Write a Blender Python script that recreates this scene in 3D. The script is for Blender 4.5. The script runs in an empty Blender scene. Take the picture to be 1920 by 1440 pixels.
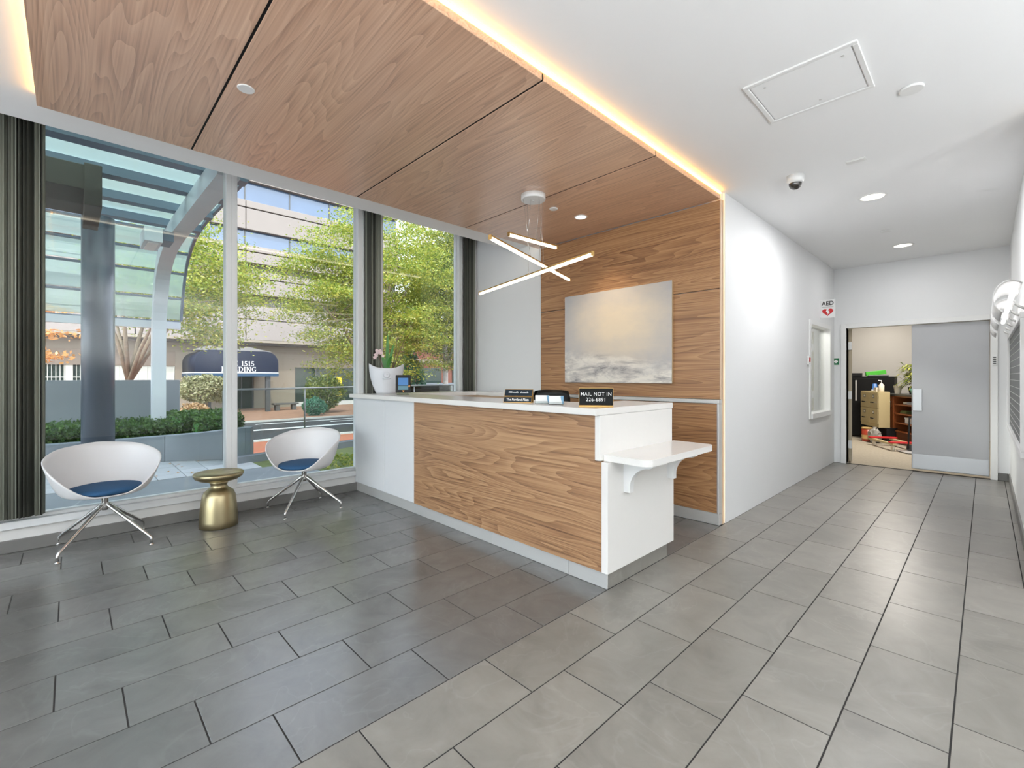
import bpy, bmesh, math, random
import numpy as np
from mathutils import Vector, Matrix

sc = bpy.context.scene
col = sc.collection
R = math.radians
PI = math.pi

# ------------------------------------------------------------------ camera
cam_d = bpy.data.cameras.new('camera')
cam = bpy.data.objects.new('camera', cam_d)
col.objects.link(cam)
cam.location = (0, 0, 1.3)
cam.rotation_euler = (R(90), 0, R(46.018))
cam_d.sensor_width = 36.0
cam_d.lens = 857.0 / 1920.0 * 36.0
cam_d.shift_y = -14.0 / 1920.0
cam_d.clip_start = 0.05
cam_d.clip_end = 500
sc.camera = cam

# ------------------------------------------------------------------ exposure
sc.view_settings.view_transform = 'Standard'
sc.view_settings.look = 'None'
sc.view_settings.gamma = 1.0
sc.view_settings.use_curve_mapping = False
sc.view_settings.exposure = 0.13

# ------------------------------------------------------------------ sky
w = bpy.data.worlds.new('sky')
sc.world = w
w.use_nodes = True
nt = w.node_tree
nt.nodes.clear()
wo = nt.nodes.new('ShaderNodeOutputWorld')
bg = nt.nodes.new('ShaderNodeBackground')
sky = nt.nodes.new('ShaderNodeTexSky')
sky.sky_type = 'NISHITA'
sky.sun_disc = False
sky.sun_elevation = R(48)
sky.sun_rotation = R(115)
sky.altitude = 50
sky.air_density = 0.8
sky.dust_density = 1.2
bg.inputs['Strength'].default_value = 1.0
hs = nt.nodes.new('ShaderNodeHueSaturation')
hs.inputs['Saturation'].default_value = 0.42
nt.links.new(sky.outputs[0], hs.inputs['Color'])
nt.links.new(hs.outputs[0], bg.inputs[0])
nt.links.new(bg.outputs[0], wo.inputs[0])

# ------------------------------------------------------------------ sun
sd = bpy.data.lights.new('sun', 'SUN')
sd.energy = 1.7
sd.angle = R(0.6)
sd.color = (1.0, 0.95, 0.86)
so = bpy.data.objects.new('sun', sd)
col.objects.link(so)
so.location = (0, 0, 30)
sv = Vector((0.80, -0.30, 0.95)).normalized()
so.rotation_euler = sv.to_track_quat('Z', 'Y').to_euler()


def area(name, loc, rot, sx, sy, energy, color=(1, 1, 1)):
    d = bpy.data.lights.new(name, 'AREA')
    d.shape = 'RECTANGLE'
    d.size, d.size_y = sx, sy
    d.energy = energy
    d.color = color
    o = bpy.data.objects.new(name, d)
    col.objects.link(o)
    o.location = loc
    o.rotation_euler = rot
    return o


# upward fill lights added out of view to brighten ceiling and room
for (lx, ly, le) in ((2.0, 0.6, 130), (2.3, 2.7, 42), (0.6, -2.0, 112), (-1.0, -2.7, 84), (-3.0, -3.2, 50)):
    area('added_uplight', (lx, ly, 1.45), (PI, 0, 0), 0.35, 0.35, le, (0.95, 0.98, 1.0))
# corridor lamps
area('corridor_lamp', (-0.71, 5.215, 2.91), (0, 0, 0), 0.16, 0.16, 26, (0.98, 0.98, 1.0))
area('corridor_lamp', (-0.711, 7.415, 2.91), (0, 0, 0), 0.16, 0.16, 7, (0.98, 0.98, 1.0))
# rooms beyond
area('store_room_lamp', (-1.0, 10.6, 2.75), (0, 0, 0), 0.5, 0.5, 75, (1.0, 0.94, 0.86))
area('store_room_lamp', (-1.6, 12.4, 2.72), (0, 0, 0), 0.25, 0.25, 16, (1.0, 0.93, 0.84))
area('office_lamp', (-3.0, 7.2, 2.7), (0, 0, 0), 0.8, 0.8, 160, (1.0, 0.97, 0.92))


def spot(name, loc, target, energy, size, blend, color):
    d = bpy.data.lights.new(name, 'SPOT')
    d.energy = energy
    d.spot_size = R(size)
    d.spot_blend = blend
    d.color = color
    d.shadow_soft_size = 0.05
    o = bpy.data.objects.new(name, d)
    col.objects.link(o)
    o.location = loc
    o.rotation_euler = (Vector(loc) - Vector(target)).to_track_quat('Z', 'Y').to_euler()
    return o


spot('wood_ceiling_spot', (-2.732, 3.566, 2.82), (-2.70, 4.1, 1.2), 24, 80, 1.0, (1.0, 0.80, 0.56))


# ================================================================== materials
def nodes_of(m):
    m.use_nodes = True
    t = m.node_tree
    b = t.nodes.get('Principled BSDF')
    return t, b


def srgb(r, g, b):
    f = lambda c: (c / 255 / 12.92) if c / 255 <= 0.04045 else ((c / 255 + 0.055) / 1.055) ** 2.4
    return (f(r), f(g), f(b), 1.0)


def P(name, c, rough=0.5, metal=0.0, spec=0.5, noise=0.0, nscale=8.0, bump=0.0, emit=None, es=0.0, coat=0.0, coat_r=0.1):
    m = bpy.data.materials.new(name)
    t, b = nodes_of(m)
    b.inputs['Roughness'].default_value = rough
    b.inputs['Metallic'].default_value = metal
    b.inputs['Specular IOR Level'].default_value = spec
    if coat:
        b.inputs['Coat Weight'].default_value = coat
        b.inputs['Coat Roughness'].default_value = coat_r
    if emit:
        b.inputs['Emission Color'].default_value = emit
        b.inputs['Emission Strength'].default_value = es
    tc = t.nodes.new('ShaderNodeTexCoord')
    nz = t.nodes.new('ShaderNodeTexNoise')
    nz.inputs['Scale'].default_value = nscale
    nz.inputs['Detail'].default_value = 5
    t.links.new(tc.outputs['Object'], nz.inputs['Vector'])
    mx = t.nodes.new('ShaderNodeMix')
    mx.data_type = 'RGBA'
    k = 1 - noise
    k2 = 1 + noise
    mx.inputs[6].default_value = (c[0] * k, c[1] * k, c[2] * k, 1)
    mx.inputs[7].default_value = (min(1, c[0] * k2), min(1, c[1] * k2), min(1, c[2] * k2), 1)
    t.links.new(nz.outputs['Fac'], mx.inputs[0])
    t.links.new(mx.outputs[2], b.inputs['Base Color'])
    if bump:
        bp = t.nodes.new('ShaderNodeBump')
        bp.inputs['Strength'].default_value = bump
        bp.inputs['Distance'].default_value = 0.01
        t.links.new(nz.outputs['Fac'], bp.inputs['Height'])
        t.links.new(bp.outputs[0], b.inputs['Normal'])
    return m


def E(name, c, s):
    m = bpy.data.materials.new(name)
    t, b = nodes_of(m)
    b.inputs['Base Color'].default_value = (0.05, 0.05, 0.05, 1)
    b.inputs['Emission Color'].default_value = c
    b.inputs['Emission Strength'].default_value = s
    return m


def wood(name, dark, mid, light, rough, coat, lines=20.0, sc_along=0.42, sc_across=4.6):
    m = bpy.data.materials.new(name)
    t, b = nodes_of(m)
    N, L = t.nodes, t.links
    geo = N.new('ShaderNodeNewGeometry')
    oi = N.new('ShaderNodeObjectInfo')
    mul = N.new('ShaderNodeVectorMath'); mul.operation = 'MULTIPLY'
    mul.inputs[1].default_value = (sc_along, sc_across, sc_across)
    L.new(geo.outputs['Position'], mul.inputs[0])
    cmb = N.new('ShaderNodeCombineXYZ')
    ml = N.new('ShaderNodeMath'); ml.operation = 'MULTIPLY'; ml.inputs[1].default_value = 37.0
    L.new(oi.outputs['Random'], ml.inputs[0])
    for i in range(3):
        L.new(ml.outputs[0], cmb.inputs[i])
    add = N.new('ShaderNodeVectorMath'); add.operation = 'ADD'
    L.new(mul.outputs[0], add.inputs[0]); L.new(cmb.outputs[0], add.inputs[1])
    n1 = N.new('ShaderNodeTexNoise'); n1.inputs['Scale'].default_value = 1.0
    n1.inputs['Detail'].default_value = 1.6; n1.inputs['Roughness'].default_value = 0.35
    n1.inputs['Distortion'].default_value = 0.25
    L.new(add.outputs[0], n1.inputs['Vector'])
    k = N.new('ShaderNodeMath'); k.operation = 'MULTIPLY'; k.inputs[1].default_value = lines
    L.new(n1.outputs['Fac'], k.inputs[0])
    fr = N.new('ShaderNodeMath'); fr.operation = 'FRACT'
    L.new(k.outputs[0], fr.inputs[0])
    # fine straight grain
    m2 = N.new('ShaderNodeVectorMath'); m2.operation = 'MULTIPLY'
    m2.inputs[1].default_value = (1.1, 85, 85)
    L.new(geo.outputs['Position'], m2.inputs[0])
    n2 = N.new('ShaderNodeTexNoise'); n2.inputs['Scale'].default_value = 1.0
    n2.inputs['Detail'].default_value = 4
    L.new(m2.outputs[0], n2.inputs['Vector'])
    # broad tone
    n3 = N.new('ShaderNodeTexNoise'); n3.inputs['Scale'].default_value = 0.8; n3.inputs['Detail'].default_value = 2
    L.new(add.outputs[0], n3.inputs['Vector'])
    mixv = N.new('ShaderNodeMath'); mixv.operation = 'MULTIPLY_ADD'
    mixv.inputs[1].default_value = 0.34
    L.new(fr.outputs[0], mixv.inputs[0])
    half = N.new('ShaderNodeMath'); half.operation = 'MULTIPLY_ADD'
    half.inputs[1].default_value = 1.15; half.inputs[2].default_value = -0.27
    L.new(n2.outputs['Fac'], half.inputs[0])
    L.new(half.outputs[0], mixv.inputs[2])
    ad3 = N.new('ShaderNodeMath'); ad3.operation = 'MULTIPLY_ADD'
    ad3.inputs[1].default_value = 0.35
    L.new(n3.outputs['Fac'], ad3.inputs[0])
    sb = N.new('ShaderNodeMath'); sb.operation = 'SUBTRACT'; sb.inputs[1].default_value = 0.175
    L.new(mixv.outputs[0], sb.inputs[0]); L.new(sb.outputs[0], ad3.inputs[2])
    rp = N.new('ShaderNodeValToRGB')
    e = rp.color_ramp.elements
    e[0].position = 0.05; e[0].color = dark
    e[1].position = 0.95; e[1].color = light
    q = e.new(0.42); q.color = mid
    L.new(ad3.outputs[0], rp.inputs[0])
    L.new(rp.outputs[0], b.inputs['Base Color'])
    b.inputs['Roughness'].default_value = rough
    b.inputs['Coat Weight'].default_value = coat
    b.inputs['Coat Roughness'].default_value = 0.28
    b.inputs['Coat IOR'].default_value = 1.6
    return m


def tile_mat(name, base, vein, rough, vary, spec=0.5):
    m = bpy.data.materials.new(name)
    t, b = nodes_of(m)
    b.inputs['Specular IOR Level'].default_value = spec
    N, L = t.nodes, t.links
    geo = N.new('ShaderNodeNewGeometry'); oi = N.new('ShaderNodeObjectInfo')
    ml = N.new('ShaderNodeMath'); ml.operation = 'MULTIPLY'; ml.inputs[1].default_value = 53.0
    L.new(oi.outputs['Random'], ml.inputs[0])
    cmb = N.new('ShaderNodeCombineXYZ')
    for i in range(3):
        L.new(ml.outputs[0], cmb.inputs[i])
    add = N.new('ShaderNodeVectorMath'); add.operation = 'ADD'
    L.new(geo.outputs['Position'], add.inputs[0]); L.new(cmb.outputs[0], add.inputs[1])
    n1 = N.new('ShaderNodeTexNoise'); n1.inputs['Scale'].default_value = 4.5; n1.inputs['Detail'].default_value = 8
    n1.inputs['Roughness'].default_value = 0.62; n1.inputs['Distortion'].default_value = 0.6
    L.new(add.outputs[0], n1.inputs['Vector'])
    # veins: thin ridges of a distorted noise
    n2 = N.new('ShaderNodeTexNoise'); n2.inputs['Scale'].default_value = 1.7; n2.inputs['Detail'].default_value = 4
    n2.inputs['Distortion'].default_value = 1.2
    L.new(add.outputs[0], n2.inputs['Vector'])
    s = N.new('ShaderNodeMath'); s.operation = 'SUBTRACT'; s.inputs[1].default_value = 0.5
    L.new(n2.outputs['Fac'], s.inputs[0])
    a = N.new('ShaderNodeMath'); a.operation = 'ABSOLUTE'; L.new(s.outputs[0], a.inputs[0])
    mr = N.new('ShaderNodeMapRange')
    mr.inputs['From Min'].default_value = 0.0; mr.inputs['From Max'].default_value = 0.012
    mr.inputs['To Min'].default_value = 0.35; mr.inputs['To Max'].default_value = 0.0
    L.new(a.outputs[0], mr.inputs[0])
    mk = N.new('ShaderNodeMath'); mk.operation = 'MULTIPLY'
    L.new(mr.outputs[0], mk.inputs[0]); L.new(n1.outputs['Fac'], mk.inputs[1])
    rp = N.new('ShaderNodeValToRGB')
    e = rp.color_ramp.elements
    e[0].position = 0.25; e[0].color = (base[0] * (1 - vary), base[1] * (1 - vary), base[2] * (1 - vary), 1)
    e[1].position = 0.78; e[1].color = (base[0] * (1 + vary), base[1] * (1 + vary), base[2] * (1 + vary), 1)
    L.new(n1.outputs['Fac'], rp.inputs[0])
    mx = N.new('ShaderNodeMix'); mx.data_type = 'RGBA'
    mx.inputs[7].default_value = vein
    L.new(mk.outputs[0], mx.inputs[0]); L.new(rp.outputs[0], mx.inputs[6])
    # tile to tile tone
    tv = N.new('ShaderNodeMath'); tv.operation = 'MULTIPLY_ADD'; tv.inputs[1].default_value = 0.16; tv.inputs[2].default_value = 0.92
    L.new(oi.outputs['Random'], tv.inputs[0])
    vm = N.new('ShaderNodeVectorMath'); vm.operation = 'SCALE'
    L.new(mx.outputs[2], vm.inputs[0]); L.new(tv.outputs[0], vm.inputs['Scale'])
    L.new(vm.outputs[0], b.inputs['Base Color'])
    rr = N.new('ShaderNodeMath'); rr.operation = 'MULTIPLY_ADD'; rr.inputs[1].default_value = 0.14; rr.inputs[2].default_value = rough - 0.07
    L.new(n1.outputs['Fac'], rr.inputs[0]); L.new(rr.outputs[0], b.inputs['Roughness'])
    bp = N.new('ShaderNodeBump'); bp.inputs['Strength'].default_value = 0.04; bp.inputs['Distance'].default_value = 0.01
    L.new(n1.outputs['Fac'], bp.inputs['Height']); L.new(bp.outputs[0], b.inputs['Normal'])
    return m


def thin_glass(name, tint, refl=1.0, haze=0.0, haze_col=(0.7, 0.85, 0.8, 1)):
    m = bpy.data.materials.new(name)
    m.use_nodes = True
    t = m.node_tree
    N, L = t.nodes, t.links
    N.clear()
    o = N.new('ShaderNodeOutputMaterial')
    tr = N.new('ShaderNodeBsdfTransparent'); tr.inputs[0].default_value = tint
    gl = N.new('ShaderNodeBsdfGlossy'); gl.inputs['Roughness'].default_value = 0.01
    fr = N.new('ShaderNodeFresnel'); fr.inputs['IOR'].default_value = 1.45
    k = N.new('ShaderNodeMath'); k.operation = 'MULTIPLY'; k.inputs[1].default_value = refl
    L.new(fr.outputs[0], k.inputs[0])
    mx = N.new('ShaderNodeMixShader')
    L.new(k.outputs[0], mx.inputs[0]); L.new(gl.outputs[0], mx.inputs[2])
    if haze:
        tl = N.new('ShaderNodeBsdfTranslucent'); tl.inputs[0].default_value = haze_col
        m2 = N.new('ShaderNodeMixShader'); m2.inputs[0].default_value = haze
        L.new(tr.outputs[0], m2.inputs[1]); L.new(tl.outputs[0], m2.inputs[2])
        L.new(m2.outputs[0], mx.inputs[1])
    else:
        L.new(tr.outputs[0], mx.inputs[1])
    L.new(mx.outputs[0], o.inputs[0])
    return m


def leaf_mat(name, cols, trans=0.4):
    m = bpy.data.materials.new(name)
    m.use_nodes = True
    t = m.node_tree
    N, L = t.nodes, t.links
    N.clear()
    o = N.new('ShaderNodeOutputMaterial')
    geo = N.new('ShaderNodeNewGeometry')
    rp = N.new('ShaderNodeValToRGB')
    e = rp.color_ramp.elements
    e[0].position = 0; e[0].color = cols[0]
    e[1].position = 1; e[1].color = cols[-1]
    for i, c in enumerate(cols[1:-1]):
        q = e.new((i + 1) / (len(cols) - 1)); q.color = c
    L.new(geo.outputs['Random Per Island'], rp.inputs[0])
    d = N.new('ShaderNodeBsdfDiffuse'); tl = N.new('ShaderNodeBsdfTranslucent')
    gl = N.new('ShaderNodeBsdfGlossy'); gl.inputs['Roughness'].default_value = 0.35
    L.new(rp.outputs[0], d.inputs[0]); L.new(rp.outputs[0], tl.inputs[0])
    mx = N.new('ShaderNodeMixShader'); mx.inputs[0].default_value = trans
    L.new(d.outputs[0], mx.inputs[1]); L.new(tl.outputs[0], mx.inputs[2])
    m3 = N.new('ShaderNodeMixShader'); m3.inputs[0].default_value = 0.04
    L.new(mx.outputs[0], m3.inputs[1]); L.new(gl.outputs[0], m3.inputs[2])
    L.new(m3.outputs[0], o.inputs[0])
    return m


def painting_mat():
    m = bpy.data.materials.new('abstract_canvas_paint')
    t, b = nodes_of(m)
    N, L = t.nodes, t.links
    tc = N.new('ShaderNodeTexCoord')
    sep = N.new('ShaderNodeSeparateXYZ')
    L.new(tc.outputs['Generated'], sep.inputs[0])
    n = N.new('ShaderNodeTexNoise'); n.inputs['Scale'].default_value = 3.0; n.inputs['Detail'].default_value = 9
    n.inputs['Roughness'].default_value = 0.62
    mp = N.new('ShaderNodeMapping'); mp.inputs['Scale'].default_value = (1.35, 1, 2.0)
    L.new(tc.outputs['Generated'], mp.inputs[0]); L.new(mp.outputs[0], n.inputs['Vector'])
    # warm lamp glow painted into the canvas colour, a little above the middle
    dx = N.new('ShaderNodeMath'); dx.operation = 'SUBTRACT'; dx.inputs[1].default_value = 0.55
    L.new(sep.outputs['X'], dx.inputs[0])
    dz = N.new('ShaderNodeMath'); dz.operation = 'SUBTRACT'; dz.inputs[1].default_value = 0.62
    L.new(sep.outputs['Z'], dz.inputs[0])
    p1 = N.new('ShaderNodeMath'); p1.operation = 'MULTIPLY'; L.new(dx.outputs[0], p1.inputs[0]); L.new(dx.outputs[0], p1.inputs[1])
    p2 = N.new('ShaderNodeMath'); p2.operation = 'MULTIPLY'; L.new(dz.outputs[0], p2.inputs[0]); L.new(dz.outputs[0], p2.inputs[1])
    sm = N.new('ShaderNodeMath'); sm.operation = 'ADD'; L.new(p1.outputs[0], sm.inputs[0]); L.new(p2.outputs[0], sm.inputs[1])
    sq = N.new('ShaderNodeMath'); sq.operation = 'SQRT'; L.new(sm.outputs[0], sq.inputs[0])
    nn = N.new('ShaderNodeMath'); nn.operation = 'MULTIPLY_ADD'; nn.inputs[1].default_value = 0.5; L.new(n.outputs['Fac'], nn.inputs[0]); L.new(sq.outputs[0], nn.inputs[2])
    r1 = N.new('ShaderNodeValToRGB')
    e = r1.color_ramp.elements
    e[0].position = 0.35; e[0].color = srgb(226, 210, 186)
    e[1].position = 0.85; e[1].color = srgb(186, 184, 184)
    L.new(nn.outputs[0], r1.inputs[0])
    # lower band of white and grey strokes
    n2 = N.new('ShaderNodeTexNoise'); n2.inputs['Scale'].default_value = 4.2; n2.inputs['Detail'].default_value = 12
    n2.inputs['Roughness'].default_value = 0.68; n2.inputs['Distortion'].default_value = 0.5
    mp2 = N.new('ShaderNodeMapping'); mp2.inputs['Scale'].default_value = (1.0, 1, 2.6)
    L.new(tc.outputs['Generated'], mp2.inputs[0]); L.new(mp2.outputs[0], n2.inputs['Vector'])
    r2 = N.new('ShaderNodeValToRGB')
    e = r2.color_ramp.elements
    e[0].position = 0.32; e[0].color = srgb(92, 90, 96)
    e[1].position = 0.58; e[1].color = srgb(232, 227, 218)
    q = e.new(0.42); q.color = srgb(176, 172, 170)
    L.new(n2.outputs['Fac'], r2.inputs[0])
    nm = N.new('ShaderNodeMath'); nm.operation = 'MULTIPLY_ADD'; nm.inputs[1].default_value = 0.36; nm.inputs[2].default_value = -0.18
    L.new(n.outputs['Fac'], nm.inputs[0])
    zz = N.new('ShaderNodeMath'); zz.operation = 'ADD'; L.new(sep.outputs['Z'], zz.inputs[0]); L.new(nm.outputs[0], zz.inputs[1])
    # the stroke band climbs to the left
    xs = N.new('ShaderNodeMath'); xs.operation = 'MULTIPLY_ADD'; xs.inputs[1].default_value = 0.16
    L.new(sep.outputs['X'], xs.inputs[0]); L.new(zz.outputs[0], xs.inputs[2])
    mr = N.new('ShaderNodeMapRange'); mr.inputs['From Min'].default_value = 0.24; mr.inputs['From Max'].default_value = 0.40
    mr.inputs['To Min'].default_value = 0.0; mr.inputs['To Max'].default_value = 1.0
    L.new(xs.outputs[0], mr.inputs[0])
    mx = N.new('ShaderNodeMix'); mx.data_type = 'RGBA'
    L.new(mr.outputs[0], mx.inputs[0]); L.new(r2.outputs[0], mx.inputs[6]); L.new(r1.outputs[0], mx.inputs[7])
    L.new(mx.outputs[2], b.inputs['Base Color'])
    b.inputs['Roughness'].default_value = 0.7
    bp = N.new('ShaderNodeBump'); bp.inputs['Strength'].default_value = 0.15; bp.inputs['Distance'].default_value = 0.005
    L.new(n2.outputs['Fac'], bp.inputs['Height']); L.new(bp.outputs[0], b.inputs['Normal'])
    return m


M = {}
M['wall'] = P('white_wall_paint', (0.77, 0.775, 0.775), 0.55, noise=0.015, nscale=3)
M['ceil'] = P('white_ceiling_paint', (0.86, 0.86, 0.86), 0.7, noise=0.012, nscale=2)
M['white'] = P('white_satin', (0.78, 0.78, 0.77), 0.35, noise=0.01)
M['frame'] = P('window_frame_white', (0.72, 0.73, 0.73), 0.4, noise=0.01)
M['sillface'] = P('sill_face_grey', (0.68, 0.67, 0.65), 0.5, noise=0.02)
M['quartz'] = P('white_solid_surface', (0.80, 0.78, 0.75), 0.22, noise=0.01, nscale=40)
M['laminate'] = P('glossy_white_laminate', (0.74, 0.75, 0.76), 0.12, noise=0.01)
M['steel'] = P('brushed_steel', (0.66, 0.655, 0.64), 0.38, metal=0.45, noise=0.05, nscale=4)
M['chrome'] = P('polished_aluminium', (0.72, 0.71, 0.69), 0.16, metal=1.0, noise=0.01)
M['brass'] = P('aged_brass', (0.44, 0.37, 0.22), 0.36, metal=1.0, noise=0.06, nscale=3)
M['black'] = P('black_plastic', (0.010, 0.010, 0.011), 0.42, spec=0.3, noise=0.05)
M['darkmetal'] = P('dark_metal', (0.06, 0.065, 0.07), 0.45, noise=0.05)
M['wallwood'] = wood('walnut_wall', srgb(112, 74, 48), srgb(162, 118, 80), srgb(196, 154, 110), 0.42, 0.25, lines=26)
M['deskwood'] = wood('walnut_desk', srgb(104, 72, 50), srgb(160, 120, 86), srgb(196, 158, 118), 0.40, 0.2, lines=26)
M['ceilwood'] = wood('walnut_ceiling', srgb(166, 126, 102), srgb(206, 164, 134), srgb(230, 194, 164), 0.38, 1.0, lines=22)
M['lightwood'] = P('light_maple', srgb(214, 188, 160), 0.45, noise=0.06, nscale=14)
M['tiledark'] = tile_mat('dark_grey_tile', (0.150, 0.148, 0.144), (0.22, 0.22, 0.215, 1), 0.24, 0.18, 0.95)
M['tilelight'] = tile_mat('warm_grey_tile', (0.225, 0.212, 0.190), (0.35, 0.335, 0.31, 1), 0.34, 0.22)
M['grout'] = P('dark_grout', (0.022, 0.021, 0.020), 0.9, noise=0.2)
M['base'] = P('grey_stone_base', (0.17, 0.165, 0.155), 0.42, noise=0.2, nscale=6)
M['glass'] = thin_glass('window_glass', (0.95, 0.97, 0.96, 1), 0.9)
M['railglass'] = thin_glass('guard_glass', (0.90, 0.94, 0.93, 1), 1.0)
M['canopyglass'] = thin_glass('canopy_green_glass', (0.74, 0.87, 0.83, 1), 0.8, haze=0.30, haze_col=(0.80, 0.90, 0.86, 1))
M['led'] = E('warm_led', (1.0, 0.50, 0.08, 1), 11.0)
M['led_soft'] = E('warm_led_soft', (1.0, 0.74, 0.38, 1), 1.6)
M['bar_light'] = E('pendant_diffuser', (1.0, 0.90, 0.70, 1), 3.2)
M['lamp_white'] = E('lens_and_lit_underside', (1.0, 0.93, 0.80, 1), 3.0)
M['screen_blue'] = E('tablet_screen', srgb(38, 120, 190), 0.8)
M['screen_teal'] = E('tablet_panel', srgb(90, 150, 170), 0.6)
M['orange_print'] = P('orange_print', srgb(240, 170, 90), 0.5)
M['blind'] = P('blind_fabric', (0.26, 0.27, 0.22), 0.85, noise=0.1, nscale=2)
M['blindshade'] = P('shaded_blind_fabric', (0.06, 0.062, 0.05), 0.85, noise=0.1, nscale=2)  # shaded copy of the blind fabric, shade among the slats put into colour
M['shell'] = P('white_polypropylene', (0.74, 0.73, 0.73), 0.38, noise=0.01)
M['blue'] = P('blue_upholstery', (0.022, 0.085, 0.19), 0.9, noise=0.25, nscale=260, bump=0.25)
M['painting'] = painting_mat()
M['canvas_edge'] = P('canvas_edge', srgb(188, 164, 128), 0.8, noise=0.05)
M['gold'] = P('gold_trim', srgb(196, 158, 96), 0.3, metal=0.8, noise=0.04)
M['letters'] = P('white_letters', (0.85, 0.85, 0.84), 0.5)
M['navyplate'] = P('slate_plate', (0.015, 0.026, 0.038), 0.4, spec=0.2, noise=0.3, nscale=30)
M['paper'] = P('white_card', (0.80, 0.80, 0.79), 0.6, noise=0.02)
M['paperblue'] = P('blue_card_print', srgb(120, 160, 190), 0.6, noise=0.05)
M['acrylic'] = thin_glass('clear_acrylic', (0.93, 0.95, 0.95, 1), 0.8)
M['ceramic'] = P('white_glazed_ceramic', (0.74, 0.76, 0.80), 0.18, noise=0.02)
M['ceramicblue'] = P('blue_glaze', srgb(92, 150, 176), 0.25, noise=0.08)
M['soil'] = P('bark_mulch', (0.10, 0.05, 0.03), 0.95, noise=0.5, nscale=60, bump=0.6)
M['leafgreen'] = P('strap_leaf', (0.06, 0.22, 0.04), 0.4, noise=0.3, nscale=10)
M['drystem'] = P('dry_stem', (0.16, 0.11, 0.06), 0.8, noise=0.3, nscale=20)
M['petal'] = P('pale_pink_petal', (0.72, 0.55, 0.55), 0.6, noise=0.15, nscale=30)
M['red'] = P('sign_red', srgb(200, 30, 36), 0.45)
M['signgreen'] = P('sign_green', srgb(16, 112, 66), 0.45)
M['signblack'] = P('sign_black', (0.012, 0.012, 0.012), 0.55, spec=0.15)
M['doorgrey'] = P('door_grey_paint', (0.46, 0.465, 0.48), 0.45, noise=0.015, nscale=2)
M['doorsteel'] = P('door_plate', (0.50, 0.50, 0.51), 0.32, metal=0.6, noise=0.03, nscale=3)
M['dooredge'] = P('door_edge_tan', srgb(170, 156, 132), 0.5, noise=0.05)
M['board'] = P('directory_felt', (0.16, 0.165, 0.17), 0.75, noise=0.15, nscale=20)
M['boardline'] = P('directory_strip', (0.55, 0.55, 0.55), 0.6)
M['hood'] = P('white_lamp_hood', (0.80, 0.80, 0.80), 0.3)
M['carpet'] = P('tan_carpet', (0.40, 0.35, 0.27), 0.95, noise=0.25, nscale=30, bump=0.3)
M['storewall'] = P('store_wall', (0.55, 0.53, 0.50), 0.7, noise=0.02)
M['tan'] = P('tan_steel', (0.52, 0.42, 0.22), 0.45, noise=0.03)
M['cherry'] = P('cherry_laminate', (0.25, 0.075, 0.022), 0.35, noise=0.2, nscale=8)
M['darktop'] = P('dark_counter', (0.05, 0.05, 0.05), 0.3, noise=0.2)
M['lime'] = P('bright_green_card', (0.08, 0.55, 0.04), 0.5)
M['bluecup'] = P('blue_plastic', (0.05, 0.16, 0.42), 0.4)
M['cream'] = P('cream_plastic', (0.75, 0.68, 0.55), 0.5)
M['greenpot'] = P('green_glaze_pot', (0.10, 0.26, 0.18), 0.35)
M['bag'] = P('grey_plastic_bag', (0.32, 0.30, 0.26), 0.3, noise=0.5, nscale=18, bump=0.8)
M['tinred'] = P('red_tin_print', (0.42, 0.05, 0.02), 0.35, noise=0.3, nscale=20)
M['tingold'] = P('gold_tin_print', (0.70, 0.46, 0.18), 0.35, noise=0.2, nscale=20)
# outdoors
M['asphalt'] = P('asphalt', (0.07, 0.07, 0.072), 0.95, spec=0.1, noise=0.25, nscale=5, bump=0.1)
M['roadpaint_sunpatch'] = P('road_paint_and_sun_patch', (0.78, 0.78, 0.76), 0.8, noise=0.1)
M['concslab'] = P('grey_concrete', (0.24, 0.26, 0.28), 0.8, noise=0.2, nscale=2.5, bump=0.1)
M['kerb'] = P('kerb_concrete', (0.42, 0.41, 0.39), 0.85, noise=0.15)
M['paver'] = P('pale_paver', (0.52, 0.53, 0.55), 0.85, noise=0.1, nscale=5)
M['planter'] = P('planter_concrete', (0.235, 0.262, 0.29), 0.75, noise=0.12, nscale=3, bump=0.06)
M['moss'] = P('mossy_ground', (0.16, 0.20, 0.07), 0.95, noise=0.5, nscale=5, bump=0.4)
M['canopysteel'] = P('blue_grey_steel', (0.15, 0.19, 0.25), 0.4, noise=0.06, nscale=3)
M['columnsteel'] = P('dark_blue_column_paint', (0.05, 0.065, 0.09), 0.30, noise=0.05, nscale=3)
M['railsteel'] = P('guard_rail_steel', (0.22, 0.23, 0.24), 0.4, metal=0.3, noise=0.03)
M['ribsteel'] = P('pale_painted_steel', (0.62, 0.66, 0.70), 0.4, noise=0.04)
M['beamdark'] = P('brown_beam', (0.085, 0.075, 0.06), 0.6, noise=0.2)
M['signpanel'] = P('grey_sign_panel', (0.20, 0.225, 0.25), 0.5, noise=0.08, nscale=2)
M['facade'] = P('pink_precast', (0.215, 0.190, 0.176), 0.8, noise=0.07, nscale=1.2, bump=0.05)
M['facade2'] = P('beige_stucco', (0.215, 0.185, 0.145), 0.85, noise=0.06, nscale=1.0)
M['facadebrown'] = P('brown_fascia', (0.20, 0.16, 0.125), 0.8, noise=0.1)
M['groove'] = P('joint_grey', (0.10, 0.095, 0.09), 0.9)
M['ribbon'] = P('ribbon_glass', (0.05, 0.085, 0.15), 0.04, spec=1.0, noise=0.3, nscale=0.6)
M['shopglass'] = P('shop_glass', (0.02, 0.035, 0.03), 0.05, spec=0.3, noise=0.4, nscale=0.6)
M['navy'] = P('navy_awning', (0.005, 0.010, 0.028), 0.55, spec=0.2, noise=0.12, nscale=3)
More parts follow.
